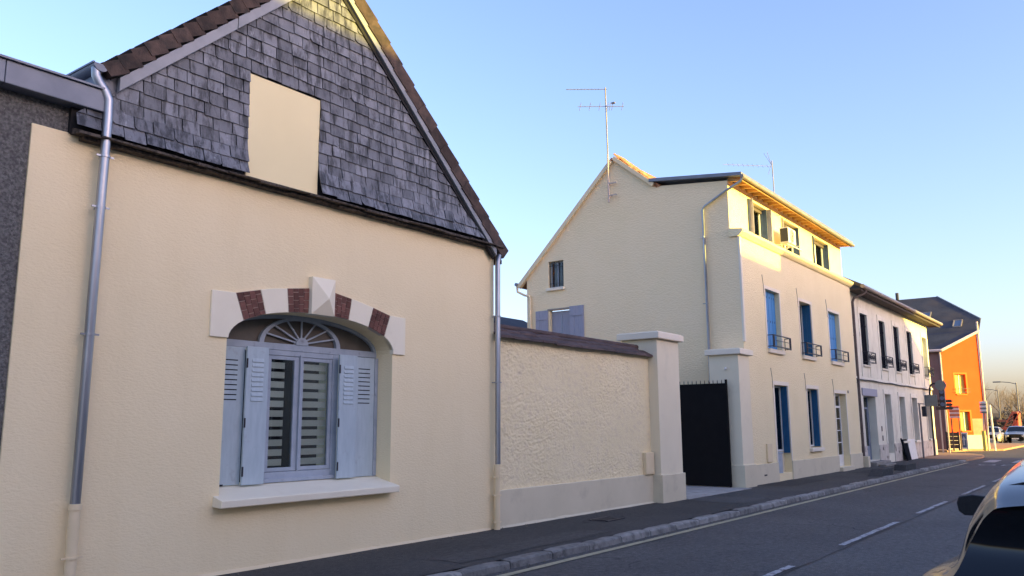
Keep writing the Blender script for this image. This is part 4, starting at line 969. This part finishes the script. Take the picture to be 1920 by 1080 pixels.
t = thing('striped_post_sign', 'pale striped board on two thin posts at the orange building corner', 'sign', (58, 7.5, 0))
for yy in (7.62, 7.42): MB().tube([(58, yy, 0), (58, yy-.12, 3.0)], .04, 8).build('post', M['pinkpost'], t)
for k in range(6): MB().box(57.94, 57.97, 7.32, 7.68, 2.25+.12*k, 2.36+.12*k).build('stripe', M['signwhite'] if k % 2 else M['signback'], t)
tag(MB().box(57.7, 57.95, 7.50, 7.68, .02, 1.2).build('yellow_box', M['signyellow'], bevel=.02), 'narrow yellow box standing below the striped post sign', 'box')
tag(MB().tube([(58.2, 7.10, 0), (58.2, 7.16, 2.75)], .06, 10).build('white_post', M['signwhite']), 'stout white post leaning right of the yellow box', 'post')

# ------------------------------------------------------------------ orange corner building
h = thing('orange_corner_building', 'orange corner building with dark slate hip roof and skylights', 'building', (64, 10, 0))
C0, C1 = Vector((60, 9.85)), Vector((61.9, 7.96)); cd = (C1-C0).normalized(); cn = Vector((cd.y, -cd.x))
if cn.x > 0: cn = -cn
CH = lambda u, v, d: (C0.x+cd.x*u-cn.x*d, C0.y+cd.y*u-cn.y*d, v)
LN = (C1-C0).length
wd = [(.80, 1.56, 3.56, 4.82), (.93, 1.62, 1.18, 2.40)]
m = MB(); m.wallpoly([(0, .9), (LN, .9), (LN, 7.60), (0, 6.42)], [rect(*q) for q in wd], CH, [.22]*2); m.build('corner_wall', M['orange'], h)
m = MB(); P = [CH(u, v, d) for v in (-.1, .9) for u, d in ((-.02, -.03), (LN+.02, -.03), (LN+.02, .1), (-.02, .1))]
m.add(P, [(0, 1, 2, 3), (4, 5, 6, 7), (0, 1, 5, 4), (1, 2, 6, 5), (2, 3, 7, 6), (3, 0, 4, 7)]); m.build('plinth', M['plinth'], h)
m = MB(); P = [CH(u, v, d) for v in (.901, 1.95) for u, d in ((1.75, -.012), (LN-.003, -.012), (LN-.003, .02), (1.75, .02))]
m.add(P, [(0, 1, 2, 3), (4, 5, 6, 7), (0, 1, 5, 4), (1, 2, 6, 5), (2, 3, 7, 6), (3, 0, 4, 7)]); m.build('salmon_patch', M['salmon'], h)
for k, (a, b, z0, z1) in enumerate(wd):
    def bx(u0, u1, v0, v1, d0, d1, nm, mt, par):
        mm = MB(); P = [CH(u, v, d) for v in (v0, v1) for u, d in ((u0, d0), (u1, d0), (u1, d1), (u0, d1))]
        mm.add(P, [(0, 1, 2, 3), (4, 5, 6, 7), (0, 1, 5, 4), (1, 2, 6, 5), (2, 3, 7, 6), (3, 0, 4, 7)]); return mm.build(nm, mt, par)
    f = bx(a, b, z0, z1, .20, .215, 'window', M['yellowpane'] if k == 0 else M['greenpane'], h)
    bx(a+.36, a+.41, z0, z1, .17, .199, 'mullion', M['white'], f); bx(a, b, z0-.10, z0-.004, -.06, .18, 'sill', M['orange_pale'], f)
    bx(a-.12, a-.003, z0, z1+.12, -.01, .03, 'surround', M['orange_pale'], f); bx(b+.003, b+.12, z0, z1+.12, -.01, .03, 'surround', M['orange_pale'], f); bx(a-.003, b+.003, z1+.003, z1+.12, -.01, .03, 'surround', M['orange_pale'], f)
    if k == 0:
        for vz in (z0+.08, z0+.3): bx(a-.1, b+.15, vz, vz+.03, -.16, -.13, 'rail', M['iron'], f)
m = MB(); m.quad((60, 9.85, -.1), (60, 20, -.1), (60, 20, 6.42), (60, 9.85, 6.42)); m.quad((61.9, 7.96, -.1), (75, 9.95, -.1), (75, 9.95, 8.5), (61.9, 7.96, 7.6)); m.build('side_wall', M['mauve'], h)
MB().box(59.93, 60.0, 9.86, 10.02, -.1, 6.4).build('quoin', M['mauve'], h)
RF = [(59.75, 20, 6.36), (59.75, 9.80, 6.36), (61.75, 7.80, 7.66), (63.2, 7.80, 8.62), (66.7, 10.9, 10.87), (66.7, 20, 10.87)]
m = MB(); m.quad(*RF); m.quad(*[(x, y, z-.12) for x, y, z in RF]); m.quad(RF[2], (80, 7.75, 8.62), (80, 10.9, 10.87), RF[4], RF[3]) if False else None
n = 6
for i in range(n): m.quad(RF[i], RF[(i+1) % n], (RF[(i+1) % n][0], RF[(i+1) % n][1], RF[(i+1) % n][2]-.12), (RF[i][0], RF[i][1], RF[i][2]-.12))
m.quad((63.2, 7.80, 8.62), (75, 9.9, 8.62), (75, 12.2, 10.87), (66.7, 10.9, 10.87)); m.quad((66.7, 10.9, 10.87), (75, 12.2, 10.87), (75, 20, 10.87), (66.7, 20, 10.87))
rfo = m.build('roof', M['darkroof'], h)
rp = lambda x, y, dz=0: (x, y, 6.36+.6505*(x-59.75)+dz)
def skl(x0, x1, y0, y1):
    m = MB(); P = [rp(x0, y0, .04), rp(x1, y0, .04), rp(x1, y1, .04), rp(x0, y1, .04)]; m.quad(*P); Q = [rp(x0, y0, -.02), rp(x1, y0, -.02), rp(x1, y1, -.02), rp(x0, y1, -.02)]
    for i in range(4): m.quad(P[i], P[(i+1) % 4], Q[(i+1) % 4], Q[i])
    o = m.build('skylight', M['skylight'], rfo); f = MB()
    for i in range(4): f.bar(P[i], P[(i+1) % 4], .07)
    f.build('skylight_frame', M['brownlight'], o)
skl(63.3, 64.5, 11.0, 12.0); skl(62.4, 63.2, 8.9, 9.4)
m = MB(); m.tube([RF[1], RF[2]], .09, 8); m.build('rake_trim', M['pinktrim'], h); MB().tube([(59.72, 20, 6.36), (59.72, 9.80, 6.36)], .09, 8).build('gutter', M['pinktrim'], h); MB().tube([RF[3], RF[4]], .05, 8).build('hip_capping', M['lamp'], rfo)
MB().tube([(66.7, 13.6, 10.87), (66.7, 13.6, 11.4)], .12, 8).build('chimney_pipe', M['iron'], rfo)
downpipe(h, [(59.85, 9.93, 6.3), (59.92, 9.93, 6.0), (59.92, 9.93, 0)], .05, M['pinktrim']); downpipe(h, [(61.85, 7.88, 8.3), (61.9, 7.88, 7.3), (61.9, 7.88, 0)], .06, M['pinktrim'])

# ------------------------------------------------------------------ cars
def cr(P, t):
    n = len(P)-1; i = min(int(t), n-1); f = t-i
    p0, p1, p2, p3 = P[max(i-1, 0)], P[i], P[i+1], P[min(i+2, n)]
    return tuple(.5*((2*b)+(-a+c)*f+(2*a-5*b+4*c-d)*f*f+(-a+3*b-3*c+d)*f**3) for a, b, c, d in zip(p0, p1, p2, p3))
def make_car(name, label, loc, flip, paint, group, scale=1.0):
    # control rings from rear (x=0) to front (x=4.15); levels: sill, lower, shoulder, belt, midglass, cantrail, roof-edge, roof-centre
    K = [
     [(.10,.72,.26),(.03,.80,.50),(.05,.83,.78),(.16,.71,.90),(.22,.64,1.04),(.16,.55,1.18),(.10,.43,1.23),(.06,0,1.255)],
     [(.45,.88,.24),(.42,.92,.50),(.42,.925,.81),(.48,.75,.925),(.50,.67,1.12),(.46,.56,1.27),(.46,.44,1.315),(.46,0,1.34)],
     [(1.05,.85,.22),(1.05,.885,.50),(1.05,.885,.81),(1.05,.75,.93),(1.10,.67,1.15),(1.10,.565,1.32),(1.10,.45,1.37),(1.10,0,1.395)],
     [(1.80,.82,.20),(1.80,.85,.50),(1.80,.855,.80),(1.80,.755,.925),(1.80,.675,1.16),(1.80,.57,1.345),(1.80,.455,1.392),(1.80,0,1.42)],
     [(2.45,.82,.20),(2.45,.85,.50),(2.45,.855,.79),(2.50,.76,.91),(2.42,.68,1.15),(2.35,.57,1.325),(2.30,.455,1.375),(2.25,0,1.40)],
     [(2.95,.83,.22),(2.95,.86,.50),(2.98,.855,.74),(3.02,.78,.88),(2.85,.71,1.02),(2.68,.62,1.17),(2.60,.47,1.25),(2.52,0,1.28)],
     [(3.45,.83,.22),(3.48,.86,.48),(3.50,.84,.70),(3.40,.76,.86),(3.25,.70,.90),(3.18,.62,.925),(3.12,.48,.945),(3.10,0,.965)],
     [(3.95,.74,.24),(3.98,.77,.45),(3.95,.74,.64),(3.85,.66,.78),(3.78,.58,.81),(3.75,.48,.825),(3.73,.36,.835),(3.72,0,.85)],
     [(4.10,.60,.26),(4.15,.62,.44),(4.12,.60,.60),(4.02,.54,.72),(3.98,.48,.745),(3.96,.40,.755),(3.95,.30,.76),(3.95,0,.77)]]
    NI, NJ, s = 8, 7, 5
    ni, nj = NI*s, NJ*s
    Gd = []
    for i in range(ni+1):
        ring = [cr([K[a][j] for a in range(NI+1)], i/s) for j in range(NJ+1)]
        Gd.append([cr(ring, j/s) for j in range(nj+1)])
    root = thing(name, label, 'car', loc, group)
    sx = -1 if flip else 1; L = Vector(loc)
    def W(p, sy): return (L.x+sx*(p[0]-(4.15 if flip else 0))*scale if not flip else L.x+(4.15-p[0])*scale, L.y+sy*p[1]*scale, L.z+p[2]*scale)
    body = MB(); SG = {1: MB(), -1: MB()}; ws = MB(); tr_ = MB()
    for sy in (1, -1):
        for i in range(ni):
            for j in range(nj):
                ci, cj = i/s, j/s
                q = [W(Gd[a][b], sy) for a, b in ((i, j), (i+1, j), (i+1, j+1), (i, j+1))]
                x = (Gd[i][j][0]+Gd[i+1][j+1][0])/2
                if 3.15 <= cj < 4.75 and .15 <= ci < 4.6: tgt = tr_ if (abs(ci-2.4) < .11 or abs(ci-1.2) < .11) else SG[sy]
                elif cj >= 4.95 and 4.35 <= ci < 5.95: tgt = ws
                else: tgt = body
                if body is tgt and 3.0 <= cj < 3.2 and 1 <= ci < 4.8: tgt = tr_
                tgt.quad(*q)
    # rear face: span left to right at station 0
    rear = MB(); rg = MB(); nk = 16
    for j in range(nj):
        for k in range(nk):
            def RP(jj, kk):
                p = Gd[0][jj]; u = -1+2*kk/nk; y = p[1]*u; b = (1-u*u)*.05
                zz = p[2]+(1-u*u)*(.03 if jj > 5*s else 0)
                return W((p[0]-b*(1 if jj < 6*s else .6), y, zz), 1)
            q = [RP(j, k), RP(j, k+1), RP(j+1, k+1), RP(j+1, k)]
            (rg if (2.6 <= j/s < 4.9) else rear).quad(*q)
    for mm, nm, mt in ((body, 'body', paint), (SG[1], 'side_glass', M['carglass']), (SG[-1], 'side_glass', M['carglass']), (ws, 'windscreen', M['carglass']), (tr_, 'window_trim', M['plastic']), (rear, 'tailgate', paint), (rg, 'rear_window', M['carglass'])):
        if not mm.f: continue
        o = mm.build(nm, mt, root, smooth=True)
        bm = bmesh.new(); bm.from_mesh(o.data); bmesh.ops.remove_doubles(bm, verts=bm.verts, dist=.0004); bmesh.ops.recalc_face_normals(bm, faces=bm.faces); bm.to_mesh(o.data); bm.free()
        for p in o.data.polygons: p.use_smooth = True
    B_ = lambda x0, x1, y0, y1, z0, z1, nm, mt, bev=.01, par=None: (lambda a, b: MB().box(min(a[0], b[0]), max(a[0], b[0]), min(a[1], b[1]), max(a[1], b[1]), min(a[2], b[2]), max(a[2], b[2])).build(nm, mt, par or root, bevel=bev))(W((x0, y0, z0), 1), W((x1, y1, z1), 1))
    for sy in (1, -1):
        for x in (.78, 3.32):
            c = W((x, sy*.74, .30), 1); ty = MB().tube([(c[0], c[1]-.10*sy*scale, c[2]), (c[0], c[1]+.115*sy*scale, c[2])], .30*scale, 24).build('wheel', M['tyre'], root, bevel=.02)
            MB().tube([(c[0], c[1]+.10*sy*scale, c[2]), (c[0], c[1]+.122*sy*scale, c[2])], .20*scale, 20).build('rim', M['rim'], ty)
        m = MB(); mc = W((2.62, sy*.945, 1.01), 1); fx = -1 if flip else 1
        prof = [(-.125, .045), (-.10, .075), (.02, .088), (.115, .070), (.135, .02), (.125, -.045), (.085, -.078), (-.03, -.075), (-.115, -.035)]
        for dx_, k_ in ((-.055, .93), (-.045, 1.0), (.03, 1.0), (.075, .78), (.10, .45)):
            for (py_, pz_) in prof: m.v.append((mc[0]+fx*dx_, mc[1]+sy*py_*k_, mc[2]+pz_*k_))
        n_ = len(prof)
        for a in range(4):
            for b in range(n_): m.f.append((a*n_+b, a*n_+(b+1) % n_, (a+1)*n_+(b+1) % n_, (a+1)*n_+b))
        m.f.append(tuple(range(n_))); m.f.append(tuple(4*n_+b for b in range(n_)))
        mr_ = m.build('mirror', M['plastic'], root, smooth='auto'); MB().bar((mc[0], mc[1], mc[2]-.03), W((2.60, sy*.80, .95), 1), .05).build('mirror_arm', M['plastic'], mr_)
        B_(1.72, 1.92, sy*.848, sy*.875, .79, .815, 'door_handle', M['chrome'])
        B_(.005, .20, sy*.56, sy*.83, .70, .88, 'tail_light', M['redlamp'], .03)
        B_(3.80, 4.06, sy*.45, sy*.68, .56, .68, 'headlight', M['headlamp'], .03)
    B_(-.005, .05, -.24, .24, .48, .60, 'number_plate', M['signwhite'], .004); B_(4.10, 4.17, -.25, .25, .36, .46, 'number_plate', M['signwhite'], .004); B_(4.06, 4.155, -.38, .38, .48, .56, 'grille', M['plastic'], .01)
    # roof joint
    j = MB(); pts = [W((.42, y, 1.334-.045*(y/.45)**4*.6), 1) for y in [(-.49+.07*k) for k in range(15)]]
    j.tube(pts, .005, 5); j.build('roof_joint', M['plastic'], root)
    return root
make_car('parked_car', 'glossy black hatchback parked in the foreground at right edge', (4.80, .055, ZR+.0), False, M['carpaint'], None, 1.125)
make_car('parked_car', 'silver car facing the camera on the far road at right edge', (82, 8.45, ZR), True, M['silver'], 'far cars', 1.05)
make_car('parked_car', 'beige car half hidden behind the white post, far away', (80, 10.15, ZR), True, M['beige'], 'far cars', 1.02)

# ------------------------------------------------------------------ far background
def lamp_post(label, x, y, hgt, arm):
    t = thing('street_lamp', label, 'street lamp', (x, y, 0), 'far street lamps')
    MB().tube([(x, y, ZR), (x, y, hgt)], [.09, .06], 8).build('pole', M['lamp'], t); MB().tube([(x, y, hgt-.15), (x, y+.6, hgt+.05), (x, y+arm, hgt+.15)], .04, 6).build('arm', M['lamp'], t)
    MB().box(x-.15, x+.15, y+arm-.1, y+arm+.7, hgt+.08, hgt+.2).build('lamp_head', M['lamp'], t, bevel=.03)
lamp_post('tall street lamp whose arm reaches left, near the right edge', 105, 10.2, 5.95, 1.5)
lamp_post('smaller farther street lamp just right of the orange building', 125, 14.3, 5.9, 2.0)
def branch(m, p, d, L, r, depth):
    e = p+d*L; mid = p+d*L*.5+Vector((random.uniform(-1, 1), random.uniform(-1, 1), random.uniform(-.3, .3)))*L*.06
    m.tube([p, mid, e], [r, r*.8, r*.6], 5 if depth > 1 else 3, cap=False)
    if depth == 0: return
    for k in range(3 if depth > 1 else 4):
        a = Vector((random.uniform(-1, 1), random.uniform(-1, 1), random.uniform(-.15, .9))).normalized()
        branch(m, p+d*L*random.uniform(.45, 1), (d*.9+a*.75).normalized(), L*random.uniform(.55, .75), r*.5, depth-1)
TREES = [(130, 18.5, 7.5), (150, 17.0, 8), (122, 12.2, 6.5), (118, 9.4, 6.8), (165, 22, 9), (140, 13.5, 7)]
lab = ['bare winter tree right behind the orange building', 'bare winter tree between the two street lamps, far off', 'small bare tree behind the red machine', 'bare tree at the right edge behind the silver car', 'tallest far bare tree beyond the smaller lamp', 'thin bare tree in the far middle of the gap']
for k, (x, y, hh) in enumerate(TREES):
    random.seed(60+k); t = thing('bare_tree', lab[k], 'tree', (x, y, ZR), 'far bare trees')
    MB().tube([(x, y, ZR), (x+.1, y, hh*.25), (x, y+.1, hh*.4)], [.16, .12, .1], 7).build('trunk', M['bark'], t)
    m = MB()
    for b in range(5): branch(m, Vector((x, y, hh*(.25+.04*b))), Vector((random.uniform(-.7, .7), random.uniform(-.7, .7), 1)).normalized(), hh*.30, .06, 3)
    m.build('crown', M['bark'], t)
random.seed(77)
def scrub(name, label, cx, cy, rx, ry, rz_, n, sz, mat):
    m = MB()
    for k in range(n):
        while True:
            v = Vector((random.uniform(-1, 1), random.uniform(-1, 1), random.uniform(0, 1)))
            if v.length < 1: break
        f = .75+.35*noise.noise((v.x*3+cx, v.y*3+cy, v.z*3)); p = Vector((cx+v.x*rx*f, cy+v.y*ry*f, ZR+v.z*rz_*(f+.15)))
        a = Vector((random.uniform(-1, 1), random.uniform(-1, 1), random.uniform(-1, 1))).normalized()*sz; b = a.orthogonal().normalized()*sz*.7
        m.quad(p-a, p+b*.5, p+a, p-b*.5)
    o = m.build(name, mat)
    return o
for k, (x, y, rx, ry, rz_, lb) in enumerate([(150, 15, 5, 6, 4.2, 'brown winter scrub mass behind the far lamps'), (128, 10.6, 4, 2.4, 3.6, 'dark scrubby bush at the right edge behind the machine'), (118, 14.0, 3, 2.0, 2.6, 'low brown bush beyond the white post')]):
    tag(scrub('winter_bush', lb, x, y, rx, ry, rz_, 1500, .28, M['hedge']), lb, 'bush', 'far winter bushes')
t = thing('red_machine', 'red orange lattice boom machine parked behind the far cars', 'machine', (94, 10, 0))
m = MB()
for yy in (9.5, 10.1): m.bar((93, yy+.5, .9), (93, yy-.55, 2.75), .09)
for k in range(5): m.bar((93, 10.6-.22*k, .9+.36*k), (93, 9.85-.12*k, 1.3+.33*k), .06)
m.build('boom', M['red'], t); MB().box(93.2, 95.2, 9.15, 9.65, 1.2, 2.7).build('cab', M['red'], t, bevel=.1); MB().box(93.15, 93.19, 9.22, 9.58, 1.9, 2.5).build('cab_window', M['carglass'], t); MB().box(93.0, 95.5, 9.0, 11.6, .75, 1.2).build('chassis', M['red'], t, bevel=.05); MB().box(93.1, 94, 10.2, 11.0, 1.75, 1.95).build('deck', M['signred'], t)
for yy in (9.2, 11.3): MB().tube([(93.3, yy, .4), (93.9, yy, .4)], .5, 16).build('wheel', M['tyre'], t)
# low hills at the horizon
m = MB(); n = 60
for i in range(n+1):
    a = R(-60+200*i/n); rr = 900; hh = 9+7*noise.noise((i*.21, 2, 0))
    m.v += [(rr*math.cos(a), rr*math.sin(a), -2), ((rr+60)*math.cos(a), (rr+60)*math.sin(a), hh)]
for i in range(n): m.f.append((2*i, 2*i+2, 2*i+3, 2*i+1))
struct(m.build('hills', M['hedge'], smooth=True))

# ------------------------------------------------------------------ the other side of the street (behind the camera)
def opp_house(label, x0, x1, ridge, eave, hip=0, y0=-12, y1=-20):
    h = thing('opposite_house', label, 'house', ((x0+x1)/2, (y0+y1)/2, 0), 'houses across the street')
    yr = (y0+y1)/2; n = max(2, int((x1-x0)/3)); wins = []
    for k in range(n):
        cx = x0+(k+.5)*(x1-x0)/n
        for z in (.9, 3.7): wins.append((cx-.5, cx+.5, z, z+1.6))
    m = MB(); m.wallpoly(rect(x0, x1, -.1, eave), [rect(*w) for w in wins], lambda u, v, d: (u, y0-d, v), [.2]*len(wins))
    m.quad((x0, y0, -.1), (x0, y1, -.1), (x0, y1, eave), (x0, yr, ridge-.15) if not hip else (x0, yr, eave), (x0, y0, eave)); m.quad((x1, y0, -.1), (x1, y1, -.1), (x1, y1, eave), (x1, yr, ridge-.15) if not hip else (x1, yr, eave), (x1, y0, eave)); m.quad((x0, y1, -.1), (x1, y1, -.1), (x1, y1, eave), (x0, y1, eave))
    m.build('wall', M['opp'], h)
    m = MB(); xr = x1-hip; e = .15
    m.quad((x0, y0+e, eave-.08), (x1, y0+e, eave-.08), (xr, yr, ridge), (x0, yr, ridge)); m.quad((x0, y1-e, eave-.08), (x1, y1-e, eave-.08), (xr, yr, ridge), (x0, yr, ridge))
    if hip: m.quad((x1, y0+e, eave-.08), (x1, y1-e, eave-.08), (xr, yr, ridge))
    m.build('roof', M['tile'], h)
    for (a, b, z0, z1) in wins:
        f = MB(); f.box(a, b, y0-.20, y0-.15, z0, z1); w = f.build('window', M['carglass'], h); g = MB(); g.box((a+b)/2-.03, (a+b)/2+.03, y0-.149, y0-.12, z0, z1); g.build('mullion', M['white'], w)
TD, TX = math.tan(SUN_E)/math.cos(SUN_A), math.tan(SUN_A)
dl, dn = 8.75+16, 8.75+12
opp_house('long rendered house across the street behind the camera', -10, 20+dl*TX, 7.37+dl*TD, 7.0)
opp_house('lower house across the street, middle of the row', 20+dl*TX+.01, 26.15+dl*TX, 6.62+dl*TD, 6.6)
xe = 49.6+dn*TX
opp_house('hip roofed house across the street, last before the junction', 26.15+dl*TX+.01, xe, 7.22+dl*TD, 4.8+dn*TD, xe-(43.6+dl*TX))
print('slates', nsl, 'objects', len(bpy.data.objects))
